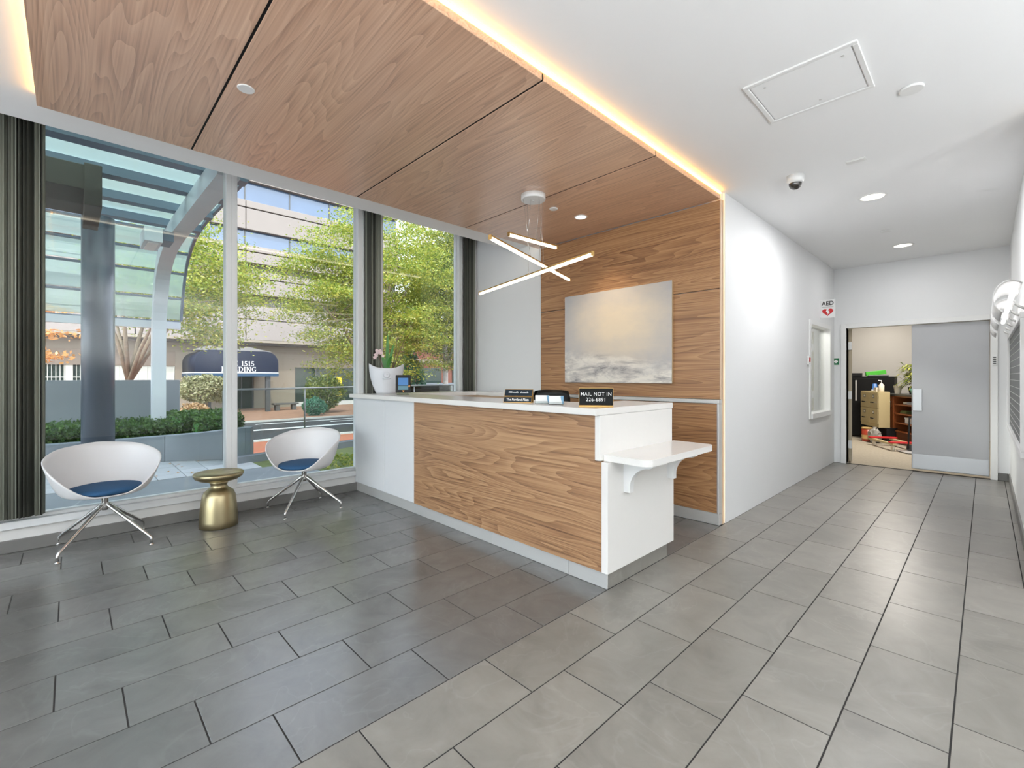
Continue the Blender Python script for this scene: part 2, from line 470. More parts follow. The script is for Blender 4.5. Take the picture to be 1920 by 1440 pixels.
M['navyband'] = P('blue_valance', (0.026, 0.06, 0.11), 0.5, spec=0.2, noise=0.08)
M['canopyroof'] = P('grey_roof_sheet', (0.14, 0.135, 0.13), 0.6, noise=0.1)
M['bark'] = P('tree_bark', (0.22, 0.18, 0.12), 0.9, noise=0.5, nscale=9, bump=0.6)
M['palebark'] = P('pale_bark', (0.40, 0.38, 0.36), 0.85, noise=0.35, nscale=7, bump=0.3)
M['brownbrick'] = P('brown_brick', (0.15, 0.05, 0.03), 0.85, noise=0.25, nscale=6)
M['farblue'] = P('dark_blue_panel', (0.025, 0.035, 0.06), 0.5, noise=0.1)
M['stripe'] = P('pale_window_strip', (0.46, 0.47, 0.42), 0.7)
M['stonebench'] = P('dark_stone', (0.07, 0.07, 0.07), 0.6, noise=0.2)
M['yellow'] = P('yellow_sign', (0.65, 0.50, 0.03), 0.5)
M['leaf_bright'] = leaf_mat('leaf_bright', [(0.10, 0.19, 0.022, 1), (0.27, 0.35, 0.045, 1), (0.50, 0.48, 0.09, 1), (0.17, 0.27, 0.03, 1)], 0.48)
M['leaf_yellow'] = leaf_mat('leaf_yellow', [(0.12, 0.18, 0.022, 1), (0.30, 0.33, 0.04, 1), (0.52, 0.45, 0.09, 1), (0.21, 0.26, 0.03, 1)], 0.48)
M['leaf_mid'] = leaf_mat('leaf_mid', [(0.03, 0.075, 0.022, 1), (0.10, 0.155, 0.03, 1), (0.22, 0.235, 0.045, 1), (0.055, 0.10, 0.028, 1)], 0.38)
M['leaf_dark'] = leaf_mat('leaf_dark', [(0.015, 0.05, 0.01, 1), (0.04, 0.11, 0.015, 1), (0.08, 0.17, 0.02, 1)], 0.2)
M['leaf_blue'] = leaf_mat('leaf_blue', [(0.02, 0.10, 0.06, 1), (0.05, 0.18, 0.11, 1), (0.09, 0.23, 0.15, 1)], 0.2)
M['leaf_pale'] = leaf_mat('leaf_pale', [(0.16, 0.17, 0.08, 1), (0.26, 0.27, 0.13, 1), (0.36, 0.34, 0.20, 1)], 0.25)
M['leaf_brown'] = leaf_mat('leaf_brown', [(0.24, 0.15, 0.06, 1), (0.38, 0.25, 0.12, 1), (0.46, 0.34, 0.20, 1)], 0.25)
M['leaf_orange'] = leaf_mat('leaf_orange', [(0.55, 0.20, 0.05, 1), (0.65, 0.34, 0.10, 1), (0.50, 0.26, 0.06, 1)], 0.4)
M['leaf_palm'] = leaf_mat('leaf_palm', [(0.10, 0.16, 0.02, 1), (0.26, 0.30, 0.05, 1), (0.45, 0.42, 0.12, 1)], 0.3)


def brick_mat(name, c1, c2, mortar, scale):
    m = bpy.data.materials.new(name)
    t, b = nodes_of(m)
    N, L = t.nodes, t.links
    geo = N.new('ShaderNodeNewGeometry')
    br = N.new('ShaderNodeTexBrick')
    br.inputs['Scale'].default_value = scale
    br.inputs['Color1'].default_value = c1; br.inputs['Color2'].default_value = c2; br.inputs['Mortar'].default_value = mortar
    br.inputs['Mortar Size'].default_value = 0.012
    L.new(geo.outputs['Position'], br.inputs['Vector'])
    nz = N.new('ShaderNodeTexNoise'); nz.inputs['Scale'].default_value = 3
    mx = N.new('ShaderNodeMix'); mx.data_type = 'RGBA'; mx.blend_type = 'MULTIPLY'; mx.inputs[0].default_value = 0.35
    L.new(geo.outputs['Position'], nz.inputs['Vector'])
    L.new(br.outputs['Color'], mx.inputs[6]); L.new(nz.outputs['Color'], mx.inputs[7])
    L.new(mx.outputs[2], b.inputs['Base Color'])
    b.inputs['Roughness'].default_value = 0.9
    return m


M['brickpave'] = brick_mat('red_brick_paving', (0.52, 0.16, 0.09, 1), (0.44, 0.13, 0.07, 1), (0.30, 0.16, 0.12, 1), 4.0)
M['leafpave'] = P('leaf_strewn_brick', (0.28, 0.15, 0.095), 0.95, noise=0.45, nscale=4)


# ================================================================== geometry helpers
class MB:
    """collects geometry for one mesh"""

    def __init__(s):
        s.v = []; s.f = []; s.sm = []

    def add(s, vs, fs, smooth=False):
        n = len(s.v)
        s.v += [tuple(p) for p in vs]
        s.f += [tuple(i + n for i in f) for f in fs]
        s.sm += [smooth] * len(fs)
        return s

    def box(s, x0, x1, y0, y1, z0, z1):
        vs = [(x0, y0, z0), (x1, y0, z0), (x1, y1, z0), (x0, y1, z0), (x0, y0, z1), (x1, y0, z1), (x1, y1, z1), (x0, y1, z1)]
        return s.add(vs, [(3, 2, 1, 0), (4, 5, 6, 7), (0, 1, 5, 4), (1, 2, 6, 5), (2, 3, 7, 6), (3, 0, 4, 7)])

    def bbox(s, x0, x1, y0, y1, z0, z1, b=0.004, seg=2):
        bm = bmesh.new()
        bmesh.ops.create_cube(bm, size=1)
        for v in bm.verts:
            v.co = Vector(((x0 + x1) / 2 + v.co.x * (x1 - x0), (y0 + y1) / 2 + v.co.y * (y1 - y0), (z0 + z1) / 2 + v.co.z * (z1 - z0)))
        b = min(b, 0.45 * min(x1 - x0, y1 - y0, z1 - z0))
        bmesh.ops.bevel(bm, geom=bm.edges[:], offset=b, segments=seg, profile=0.5, affect='EDGES')
        return s.take(bm)

    def take(s, bm, smooth=False):
        bm.verts.index_update()
        s.add([v.co.copy() for v in bm.verts], [[v.index for v in f.verts] for f in bm.faces], smooth)
        bm.free()
        return s

    def prism(s, poly, a0, a1, axis='z', smooth=False):
        """extrude a 2D polygon along an axis; poly in the two remaining axes (x,y | x,z | y,z)"""
        def pt(p, a):
            if axis == 'z': return (p[0], p[1], a)
            if axis == 'y': return (p[0], a, p[1])
            return (a, p[0], p[1])
        n = len(poly)
        vs = [pt(p, a0) for p in poly] + [pt(p, a1) for p in poly]
        fs = [tuple(range(n))[::-1], tuple(range(n, 2 * n))]
        s.add(vs, fs)
        m = len(s.v) - 2 * n
        for i in range(n):
            j = (i + 1) % n
            s.f.append((m + i, m + j, m + n + j, m + n + i)); s.sm.append(smooth)
        return s

    def lathe(s, prof, n=28, c=(0, 0, 0), sx=1.0, sy=1.0, caps=True):
        vs = []
        for (r, z) in prof:
            for i in range(n):
                a = 2 * PI * i / n
                vs.append((c[0] + r * math.cos(a) * sx, c[1] + r * math.sin(a) * sy, c[2] + z))
        fs = []
        for k in range(len(prof) - 1):
            for i in range(n):
                j = (i + 1) % n
                fs.append((k * n + i, k * n + j, (k + 1) * n + j, (k + 1) * n + i))
        s.add(vs, fs, True)
        if caps:
            m = len(s.v) - len(vs)
            s.f.append(tuple(range(m, m + n))[::-1]); s.sm.append(False)
            e = m + (len(prof) - 1) * n
            s.f.append(tuple(range(e, e + n))); s.sm.append(False)
        return s

    def tube(s, pts, rad, n=10, caps=True, sx=1.0):
        pts = [Vector(p) for p in pts]
        if not hasattr(rad, '__len__'):
            rad = [rad] * len(pts)
        vs = []
        ref = None
        for k, p in enumerate(pts):
            if k == 0: d = pts[1] - pts[0]
            elif k == len(pts) - 1: d = pts[-1] - pts[-2]
            else: d = (pts[k + 1] - pts[k - 1])
            d.normalize()
            if ref is None:
                ref = Vector((0, 0, 1)) if abs(d.z) < 0.9 else Vector((1, 0, 0))
            u = d.cross(ref)
            if u.length < 1e-4:
                u = d.cross(Vector((0, 1, 0)))
            u.normalize()
            v = u.cross(d).normalized()
            ref = v
            for i in range(n):
                a = 2 * PI * i / n
                vs.append(p + u * (math.cos(a) * rad[k] * sx) + v * (math.sin(a) * rad[k]))
        fs = []
        for k in range(len(pts) - 1):
            for i in range(n):
                j = (i + 1) % n
                fs.append((k * n + i, k * n + j, (k + 1) * n + j, (k + 1) * n + i))
        s.add(vs, fs, True)
        if caps:
            m = len(s.v) - len(vs)
            s.f.append(tuple(range(m, m + n))[::-1]); s.sm.append(False)
            e = m + (len(pts) - 1) * n
            s.f.append(tuple(range(e, e + n))); s.sm.append(False)
        return s

    def xform(s, mat):
        s.v = [tuple(mat @ Vector(p)) for p in s.v]
        return s

    def mesh(s, name, mat):
        me = bpy.data.meshes.new(name)
        me.from_pydata(s.v, [], s.f)
        me.polygons.foreach_set('use_smooth', s.sm)
        me.materials.append(mat)
        bm = bmesh.new(); bm.from_mesh(me)
        bmesh.ops.recalc_face_normals(bm, faces=bm.faces)
        bm.to_mesh(me); bm.free()
        me.update()
        return me

    def obj(s, name, mat, parent=None, world=False, label=None, kind=None, loc=None):
        """world=True: geometry is in world coordinates, parent has no rotation"""
        off = Vector((0, 0, 0))
        if world:
            q = parent
            while q is not None:
                off += Vector(q.location); q = q.parent
        if off.length > 0:
            s.v = [(p[0] - off.x, p[1] - off.y, p[2] - off.z) for p in s.v]
        o = bpy.data.objects.new(name, s.mesh(name, mat))
        col.objects.link(o)
        if parent: o.parent = parent
        if loc: o.location = loc
        if label: o['label'] = label
        if kind: o['kind'] = kind
        return o


def tag(o, label, cat, group=None, kind=None):
    o['label'] = label; o['category'] = cat
    if group: o['group'] = group
    if kind: o['kind'] = kind
    return o


def thing(name, label, cat, loc=(0, 0, 0), rz=0.0, group=None, kind=None):
    o = bpy.data.objects.new(name, None)
    o.empty_display_size = 0.1
    col.objects.link(o)
    o.location = loc
    o.rotation_euler = (0, 0, rz)
    return tag(o, label, cat, group, kind)


def dup(root, loc, rz, label, group=None):
    r = root.copy(); col.objects.link(r)
    r.location = loc; r.rotation_euler = (0, 0, rz)
    r['label'] = label
    if group: r['group'] = group
    for ch in list(root.children):
        c = ch.copy(); col.objects.link(c); c.parent = r
        for g in list(ch.children):
            d = g.copy(); col.objects.link(d); d.parent = c
    return r


def text(name, s, size, mat, parent, loc, rot, ext=0.0015, sp=1.0, align='CENTER', sx=1.0, bold=0.0):
    cu = bpy.data.curves.new(name, 'FONT')
    cu.body = s; cu.size = size; cu.extrude = ext; cu.space_character = sp
    cu.align_x = align; cu.align_y = 'CENTER'; cu.offset = bold
    tmp = bpy.data.objects.new(name, cu); col.objects.link(tmp)
    me = bpy.data.meshes.new_from_object(tmp.evaluated_get(bpy.context.evaluated_depsgraph_get()))
    bpy.data.objects.remove(tmp); bpy.data.curves.remove(cu)
    me.materials.clear(); me.materials.append(mat)
    o = bpy.data.objects.new(name, me); col.objects.link(o)
    o['kind'] = 'stuff'
    o.parent = parent; o.location = loc; o.rotation_euler = rot
    o.scale = (sx, 1, 1)
    return o


def struct(mb, name, mat, label, cat):
    o = mb.obj(name, mat)
    return tag(o, label, cat, kind='structure')


CEIL = 2.925
WX = -5.0            # inner face of the window wall
LY0, LY1 = -4.2, 4.145

# ================================================================== floor
fl = MB().box(-5.2, 3.2, LY0, 8.42, -0.20, -0.0018)
floor = struct(fl, 'floor', M['grout'], 'grey stone tile floor of the lobby and corridor', 'floor')
TX0, TW, TL = -1.60, 0.3028, 0.607
tile_cache = {}


def add_tile(x0, x1, y0, y1, mat):
    g = 0.0028
    key = (round(x1 - x0, 3), round(y1 - y0, 3), mat.name)
    if key not in tile_cache:
        w, l = x1 - x0 - 2 * g, y1 - y0 - 2 * g
        b = 0.0008
        vs = [(-w / 2, -l / 2, -0.006), (w / 2, -l / 2, -0.006), (w / 2, l / 2, -0.006), (-w / 2, l / 2, -0.006),
              (-w / 2, -l / 2, -b), (w / 2, -l / 2, -b), (w / 2, l / 2, -b), (-w / 2, l / 2, -b),
              (-w / 2 + b, -l / 2 + b, 0), (w / 2 - b, -l / 2 + b, 0), (w / 2 - b, l / 2 - b, 0), (-w / 2 + b, l / 2 - b, 0)]
        fs = [(3, 2, 1, 0), (8, 9, 10, 11)]
        for i in range(4):
            j = (i + 1) % 4
            fs += [(i, j, 4 + j, 4 + i), (4 + i, 4 + j, 8 + j, 8 + i)]
        tile_cache[key] = MB().add(vs, fs).mesh('tile', mat)
    o = bpy.data.objects.new('tile', tile_cache[key]); col.objects.link(o)
    o.parent = floor
    o.location = ((x0 + x1) / 2, (y0 + y1) / 2, 0.0)


for k in range(-12, 11):
    x0 = TX0 + TW * k
    x1 = x0 + TW
    x0 = max(x0, -4.985)
    if x1 - x0 < 0.03: continue
    ph = 2.583 + 0.2025 * k
    n0 = math.floor(((-1.5 if k < 0 else -0.95) - ph) / TL)
    for n in range(n0, 40):
        y0 = ph + n * TL; y1 = y0 + TL
        ymax = 4.19 if k > 5 else (8.335 if k >= 0 else 4.05)
        if y0 > ymax - 0.02: break
        y1 = min(y1, ymax)
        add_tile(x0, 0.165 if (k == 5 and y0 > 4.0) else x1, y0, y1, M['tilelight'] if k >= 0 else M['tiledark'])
# border strip along the corridor wall
for n in range(7):
    add_tile(0.165, 0.205, 4.25 + n * 0.584, 4.25 + (n + 1) * 0.584, M['tilelight'])

# ================================================================== walls and ceiling
struct(MB().box(-4.22, 3.2, LY0, 8.42, CEIL, CEIL + 0.15), 'ceiling', M['ceil'], 'white painted ceiling over lobby and corridor', 'ceiling')
pk = MB().box(-5.35, -4.22, LY0, LY1, 3.36, 3.45).box(-4.22, -4.10, LY0, LY1, CEIL + 0.15, 3.45)
struct(pk, 'trim_1', M['ceil'], 'white recessed pocket above the tall windows', 'ceiling pocket')
# hall wall with the opening of its side window
hw = MB()
hw.box(-1.75, -1.60, 4.165, 6.98, 0, CEIL).box(-1.75, -1.60, 8.05, 8.36, 0, CEIL)
hw.box(-1.75, -1.60, 6.98, 8.05, 0, 0.80).box(-1.75, -1.60, 6.98, 8.05, 2.0, CEIL)
struct(hw, 'wall_hall', M['wall'], 'long plain white wall along the left side of the corridor', 'wall')
ew = MB()
ew.box(-1.75, -1.448, 8.36, 8.48, 0, CEIL).box(0.042, 0.36, 8.36, 8.48, 0, CEIL).box(-1.448, 0.042, 8.36, 8.48, 2.02, CEIL)
struct(ew, 'wall_end', M['wall'], 'white wall around the double doors at the corridor end', 'wall')
rw = MB().box(0.21, 0.36, 4.20, 8.36, 0, CEIL).box(0.36, 3.2, 4.20, 4.35, 0, CEIL)
struct(rw, 'wall_right', M['wall'], 'white wall on the right of the corridor behind the directory board', 'wall')
struct(MB().box(3.2, 3.35, LY0, 4.35, 0, CEIL), 'wall_lobby', M['wall'], 'white side wall of the lobby behind the viewer', 'wall')
struct(MB().box(-5.2, 3.2, LY0 - 0.15, LY0, 2.80, 3.45).box(-5.2, -4.9, LY0 - 0.15, LY0, 0, 2.8).box(2.9, 3.35, LY0 - 0.15, LY0, 0, 2.8), 'wall_front', M['wall'], 'white wall around the added glazing behind the viewer', 'wall')
wf = thing('added_window', 'unseen glazing added behind the viewer for daylight', 'window', (-1.0, LY0 - 0.08, 0.0), kind='structure')  # unseen glazing, added so daylight reaches walls and ceiling
for k in range(5):
    x = -4.9 + 1.56 * k
    MB().box(x, x + 1.52, LY0 - 0.085, LY0 - 0.075, 0.0, 2.8).obj('pane', M['glass'], wf, world=True)
    MB().box(x + 1.52, x + 1.56, LY0 - 0.12, LY0 - 0.04, 0.0, 2.8).obj('frame', M['frame'], wf, world=True)
struct(MB().box(-5.2, 25, -30, LY0 - 0.15, -0.3, -0.02), 'forecourt', M['paver'], 'paved forecourt before the added lobby glazing', 'paving')
# wall behind the desk: white return next to the windows, wood panels beside it
bw = MB().box(-5.12, -1.62, 4.125, 4.165, 0, 3.45).box(-5.12, -3.745, 4.10, 4.125, 0, 3.40)
back = struct(bw, 'wall_back', M['wall'], 'white wall beside the last window behind the reception desk', 'wall')
MB().bbox(-3.735, -1.618, 4.09, 4.125, 2.077, 2.846, 0.003).obj('wood_panel', M['wallwood'], back)
MB().bbox(-3.735, -1.618, 4.09, 4.125, 1.10, 2.070, 0.003).obj('wood_panel', M['wallwood'], back)
MB().bbox(-3.735, -1.632, 4.065, 4.125, 0.102, 1.058, 0.003).obj('wood_panel', M['wallwood'], back)
MB().bbox(-3.745, -1.610, 4.055, 4.125, 1.062, 1.096, 0.003).obj('chair_rail', M['steel'], back, label='pale metal rail capping the lower panel')
MB().bbox(-1.630, -1.612, 4.058, 4.125, 0.102, 1.060, 0.003).obj('metal_edge', M['steel'], back)
MB().bbox(-3.735, -1.612, 4.06, 4.125, 0.0, 0.100, 0.002).obj('kick_plate', M['steel'], back)
MB().bbox(-1.617, -1.607, 4.088, 4.118, 1.10, 2.85, 0.002).obj('metal_edge', M['lightwood'], back)
MB().box(-1.612, -1.603, 4.125, 4.140, 0.0, 2.85).obj('metal_edge', M['lightwood'], back)
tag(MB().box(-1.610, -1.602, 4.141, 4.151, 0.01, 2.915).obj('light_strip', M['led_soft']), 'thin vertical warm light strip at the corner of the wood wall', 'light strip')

# wood ceiling panels, dropped below the white ceiling
wc = thing('wood_ceiling', 'dropped walnut ceiling panels above the reception desk', 'ceiling panels', (-2.69, 2.0, 2.85), kind='structure')
ys = [-0.147, 0.594, 1.779, 2.960, 4.086]
for i in range(4):
    MB().bbox(-3.772, -1.610, ys[i] + 0.006, ys[i + 1] - 0.006, 2.85, 2.893, 0.002, 1).obj('wood_panel', M['ceilwood'], wc, world=True)
for i in (1, 2, 3):
    MB().box(-3.770, -1.614, ys[i] - 0.0055, ys[i] + 0.0055, 2.8525, 2.892).obj('joint_strip', M['signblack'], wc, world=True, label='dark recessed joint')
MB().box(-3.70, -1.68, -0.10, 4.08, 2.893, CEIL).obj('backing', M['signblack'], wc, world=True)
tag(MB().box(-1.628, -1.604, -0.14, 4.09, 2.899, 2.913).obj('light_strip', M['led']), 'warm light strip running along the right edge of the wood ceiling', 'light strip')
tag(MB().box(-3.774, -3.758, -0.12, 4.08, 2.899, 2.913).obj('light_strip', E('soft_led', (1.0, 0.86, 0.66, 1), 6.0)), 'soft light strip along the window edge of the wood ceiling', 'light strip')
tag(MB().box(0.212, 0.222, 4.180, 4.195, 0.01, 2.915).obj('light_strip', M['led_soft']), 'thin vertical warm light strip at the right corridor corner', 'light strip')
tag(MB().box(-3.765, -1.63, -0.143, -0.128, 2.897, 2.921).obj('light_strip', M['led']), 'warm light strip along the near left end of the wood ceiling', 'light strip')

# ================================================================== windows
s1 = MB().bbox(-5.20, -4.975, LY0, 2.36, 0.174, 0.23, 0.004).box(-5.20, -5.0, LY0, 4.10, 0.0, 0.174).bbox(-5.20, -4.99, 2.36, 4.10, 0.174, 0.23, 0.004)
sill = struct(MB().box(-5.20, -5.0, LY0, 4.10, 0.09, 0.174), 'wall_left', M['sillface'], 'low sill wall under the tall lobby windows', 'wall')
MB().bbox(-5.20, -4.97, LY0, 4.10, 0.174, 0.23, 0.004).obj('sill', M['frame'], sill, label='white sill board')
struct(MB().bbox(-5.20, -4.985, LY0, 2.372, 0.0, 0.092, 0.003), 'baseboard_left', M['base'], 'grey stone baseboard under the windows', 'baseboard')
GX = -5.07


def window(name, y0, y1, label, posts):
    r = thing(name, label, 'window', (GX, (y0 + y1) / 2, 0.23), kind='structure')
    MB().box(GX - 0.006, GX + 0.006, y0, y1, 0.23, 3.36).obj('pane', M['glass'], r, world=True)
    for (a, b) in posts:
        MB().bbox(-5.13, -5.005, a, b, 0.23, 3.36, 0.003, 1).obj('frame', M['frame'], r, world=True)
    MB().bbox(-5.12, -5.02, y0, y1, 0.23, 0.255, 0.003, 1).obj('frame', M['frame'], r, world=True)
    MB().bbox(-5.12, -5.02, y0, y1, 3.31, 3.36, 0.003, 1).obj('frame', M['frame'], r, world=True)
    return r


window('window_1', LY0, 1.061, 'widest tall window, behind the left chair', [(1.061, 1.108)])
window('window_2', 1.155, 2.373, 'tall window behind the right chair', [(1.108, 1.155), (2.373, 2.444)])
window('window_3', 2.688, 3.823, 'tall window behind the pot and tablet', [(2.605, 2.688), (3.823, 3.888)])
struct(MB().box(-5.13, -5.03, 2.444, 2.605, 0.23, 3.36), 'trim_2', M['frame'], 'wall post behind the folded blinds left of the flower pot', 'post')
struct(MB().box(-5.13, -5.03, 3.888, 4.03, 0.23, 3.36), 'trim_3', M['frame'], 'wall post behind the folded blinds beside the white wall', 'post')
struct(MB().bbox(-5.13, -4.97, 4.045, 4.10, 0.23, 3.36, 0.003), 'trim_4', M['frame'], 'white post in the corner between the windows and back wall', 'post')


def blind_stack(y0, y1, n, label, seed):
    r = thing('vertical_blind', label, 'blind', (-4.95, (y0 + y1) / 2, 0.25), group='vertical blinds at the windows')
    random.seed(seed)
    MB().box(-5.0, -4.90, y0, y1, 3.30, 3.34).obj('headrail', M['frame'], r, world=True)
    for i in range(n):
        y = y0 + (i + 0.5) * (y1 - y0) / n
        a = R(random.choice((1, 1, -1)) * random.uniform(22, 62))
        hw_ = 0.044
        pr = []
        for q in range(5):
            u = -1 + q * 0.5
            bow = 0.006 * (1 - u * u)
            pr.append((-4.95 + hw_ * u * math.cos(a), y + hw_ * u * math.sin(a) + bow))
        poly = pr + [(p[0], p[1] + 0.0016) for p in reversed(pr)]
        MB().prism(poly, 0.26, 3.30, 'z', True).obj('slat', M['blindshade'] if random.random() < 0.4 else M['blind'], r, world=True)


blind_stack(-0.66, -0.16, 34, 'folded grey green vertical blind at the far left end of the windows', 1)
blind_stack(2.46, 2.590, 9, 'folded grey green vertical blind between right chair window and flower pot', 2)
blind_stack(3.905, 4.030, 8, 'folded grey green vertical blind next to the white back wall', 3)

# ================================================================== hall window, doors, trims
hwn = thing('window_4', 'narrow white framed interior window in the corridor wall', 'window', (-1.66, 7.51, 0.80), kind='structure')
MB().box(-1.665, -1.655, 6.98, 8.05, 0.80, 2.0).obj('pane', M['glass'], hwn, world=True)
for (a, b, c, d) in ((6.93, 6.99, 0.74, 2.05), (8.04, 8.11, 0.74, 2.05)):
    MB().bbox(-1.72, -1.585, a, b, c, d, 0.004).obj('frame', M['white'], hwn, world=True)
MB().bbox(-1.72, -1.585, 6.99, 8.04, 1.99, 2.05, 0.004).obj('frame', M['white'], hwn, world=True)
MB().bbox(-1.72, -1.570, 6.99, 8.04, 0.74, 0.81, 0.004).obj('frame', M['white'], hwn, world=True)
# the office behind that window
of = MB().box(-4.6, -1.75, 4.17, 4.27, 0, 2.8).box(-4.6, -4.5, 4.27, 8.4, 0, 2.8).box(-4.6, -1.75, 8.36, 8.48, 0, 2.8).box(-4.6, -1.75, 4.17, 8.48, 2.8, 2.9)
struct(of, 'wall_office', M['wall'], 'white office walls seen through the corridor window', 'wall')
struct(MB().box(-4.6, -1.75, 4.17, 8.48, -0.1, 0.0), 'floor_office', M['carpet'], 'carpet floor of the office beyond the corridor window', 'floor')

dr = thing('door_1', 'closed grey right leaf of the corridor double doors', 'door', (-0.335, 8.41, 0.0), kind='structure')
MB().bbox(-0.712, 0.036, 8.39, 8.435, 0.028, 2.012, 0.003).obj('leaf', M['doorgrey'], dr, world=True)
MB().bbox(-0.705, 0.030, 8.384, 8.392, 0.036, 0.235, 0.002, 1).obj('kick_plate', M['doorsteel'], dr, world=True)
MB().bbox(-0.700, -0.605, 8.383, 8.392, 0.83, 1.13, 0.002, 1).obj('push_plate', M['doorsteel'], dr, world=True)
dl = thing('door_2', 'open left leaf of the double doors seen edge on', 'door', (-1.42, 8.41, 0.0), kind='structure')
swing = Matrix.Translation((-1.435, 8.44, 0)) @ Matrix.Rotation(R(13), 4, 'Z') @ Matrix.Translation((1.435, -8.44, 0))
MB().bbox(-1.435, -1.392, 8.44, 9.18, 0.028, 2.012, 0.003).xform(swing).obj('leaf', M['dooredge'], dl, world=True)
for z in (0.28, 1.02, 1.76):
    MB().bbox(-1.440, -1.394, 8.425, 8.44, z - 0.06, z + 0.06, 0.002, 1).obj('hinge', M['steel'], dl, world=True)
MB().bbox(-1.393, -1.388, 8.46, 9.16, 0.04, 0.24, 0.001, 1).xform(swing).obj('kick_plate', M['doorsteel'], dl, world=True)
cs = MB()
cs.bbox(-1.514, -1.448, 8.335, 8.485, 0, 2.086, 0.004).bbox(0.042, 0.107, 8.335, 8.485, 0, 2.086, 0.004).bbox(-1.448, 0.042, 8.335, 8.485, 2.018, 2.086, 0.004)
struct(cs, 'trim_5', M['white'], 'white casing around the grey double doors', 'door frame')
struct(MB().bbox(0.108, 0.195, 8.345, 8.362, 0.0, 0.095, 0.003), 'baseboard_end', M['base'], 'short grey baseboard right of the double doors', 'baseboard')
struct(MB().bbox(0.197, 0.212, 4.20, 8.36, 0.0, 0.095, 0.003), 'baseboard_right', M['base'], 'grey baseboard along the right corridor wall', 'baseboard')

# ================================================================== reception desk
DX0, DX1 = -5.0, -1.635
desk = thing('reception_desk', 'white reception desk with walnut front panel and small side shelf', 'desk', (-3.2, 2.8, 0))


def dpart(mb, name, mat, label=None):
    return mb.obj(name, mat, desk, world=True, label=label)


# transaction top with wing at the open end
top = [(-5.04, 2.285), (-1.635, 2.285), (-1.635, 3.262), (-2.05, 3.262), (-2.05, 2.80), (-4.55, 2.80), (-4.55, 3.75), (-3.75, 3.75), (-3.75, 4.05), (-4.95, 4.05), (-4.95, 2.62), (-5.04, 2.62)]
bm = bmesh.new()
f = bm.faces.new([bm.verts.new((x, y, 1.062)) for x, y in top])
r_ = bmesh.ops.extrude_face_region(bm, geom=[f])
for v in [g for g in r_['geom'] if isinstance(g, bmesh.types.BMVert)]:
    v.co.z = 1.104
bmesh.ops.bevel(bm, geom=bm.edges[:], offset=0.003, segments=2, affect='EDGES')
dpart(MB().take(bm), 'countertop', M['quartz'], 'white stone counter top')
# white panels at the window end of the front
dpart(MB().bbox(-4.99, -4.312, 2.333, 2.36, 0.104, 1.060, 0.002, 1), 'front_panel', M['laminate'], 'glossy white front panel')
dpart(MB().bbox(-4.306, -3.754, 2.333, 2.36, 0.104, 1.060, 0.002, 1), 'front_panel', M['laminate'], 'glossy white front panel')
# wood front; notched where the shelf wraps round
wp = [(-3.748, 0.104), (-1.628, 0.104), (-1.628, 0.778), (-1.676, 0.778), (-1.676, 1.060), (-3.748, 1.060)]
dpart(MB().prism(wp, 2.331, 2.36, 'y'), 'front_panel', M['deskwood'], 'walnut veneer front panel')
# upper and lower white end
dpart(MB().bbox(-1.674, -1.635, 2.325, 3.25, 0.782, 1.061, 0.003), 'end_panel', M['quartz'])
dpart(MB().bbox(-1.626, -1.580, 2.325, 3.165, 0.104, 0.778, 0.003), 'end_panel', M['quartz'])
dpart(MB().box(-1.66, -1.628, 2.36, 3.16, 0.104, 0.778).box(-2.03, -1.68, 2.42, 3.14, 0.104, 1.06).box(-4.9, -2.03, 2.36, 2.42, 0.104, 1.06), 'carcass', M['white'])
# pass-through shelf with rounded outer corners
r = 0.06
sh = [(-1.633, 2.36)]
for cx, cy, a0 in ((-1.325 - r, 2.36 + r, -90), (-1.325 - r, 3.27 - r, 0)):
    for q in range(7):
        a = R(a0 + q * 15)
        sh.append((cx + r * math.cos(a), cy + r * math.sin(a)))
sh.append((-1.633, 3.27))
bm = bmesh.new()
f = bm.faces.new([bm.verts.new((x, y, 0.780)) for x, y in sh])
r_ = bmesh.ops.extrude_face_region(bm, geom=[f])
for v in [g for g in r_['geom'] if isinstance(g, bmesh.types.BMVert)]:
    v.co.z = 0.820
dpart(MB().take(bm), 'side_shelf', M['quartz'], 'white shelf with rounded corners')


def corbel(y):
    x0 = -1.581
    pts = [(x0, 0.780), (x0 + 0.200, 0.780), (x0 + 0.200, 0.752)]
    R_ = 0.135
    cx, cz = x0 + 0.045 + R_, 0.742 - R_
    for q in range(11):
        a = R(90 + q * 9)
        pts.append((cx + R_ * math.cos(a), cz + R_ * math.sin(a)))
    pts += [(x0 + 0.045, 0.575), (x0, 0.575)]
    return MB().prism(pts, y, y + 0.045, 'y')


dpart(corbel(2.50), 'bracket', M['white'])
dpart(corbel(3.07), 'bracket', M['white'])
# kick plates
kk = [-4.985, -3.74, -2.65, -1.90, -1.600]
for i in range(4):
    dpart(MB().bbox(kk[i] + 0.001, kk[i + 1] - 0.001, 2.350, 2.362, 0.002, 0.104, 0.001, 1), 'kick_plate', M['steel'])
dpart(MB().bbox(-1.612, -1.600, 2.364, 3.10, 0.002, 0.104, 0.001, 1), 'kick_plate', M['tilelight'], 'stone kick plate under the white end')
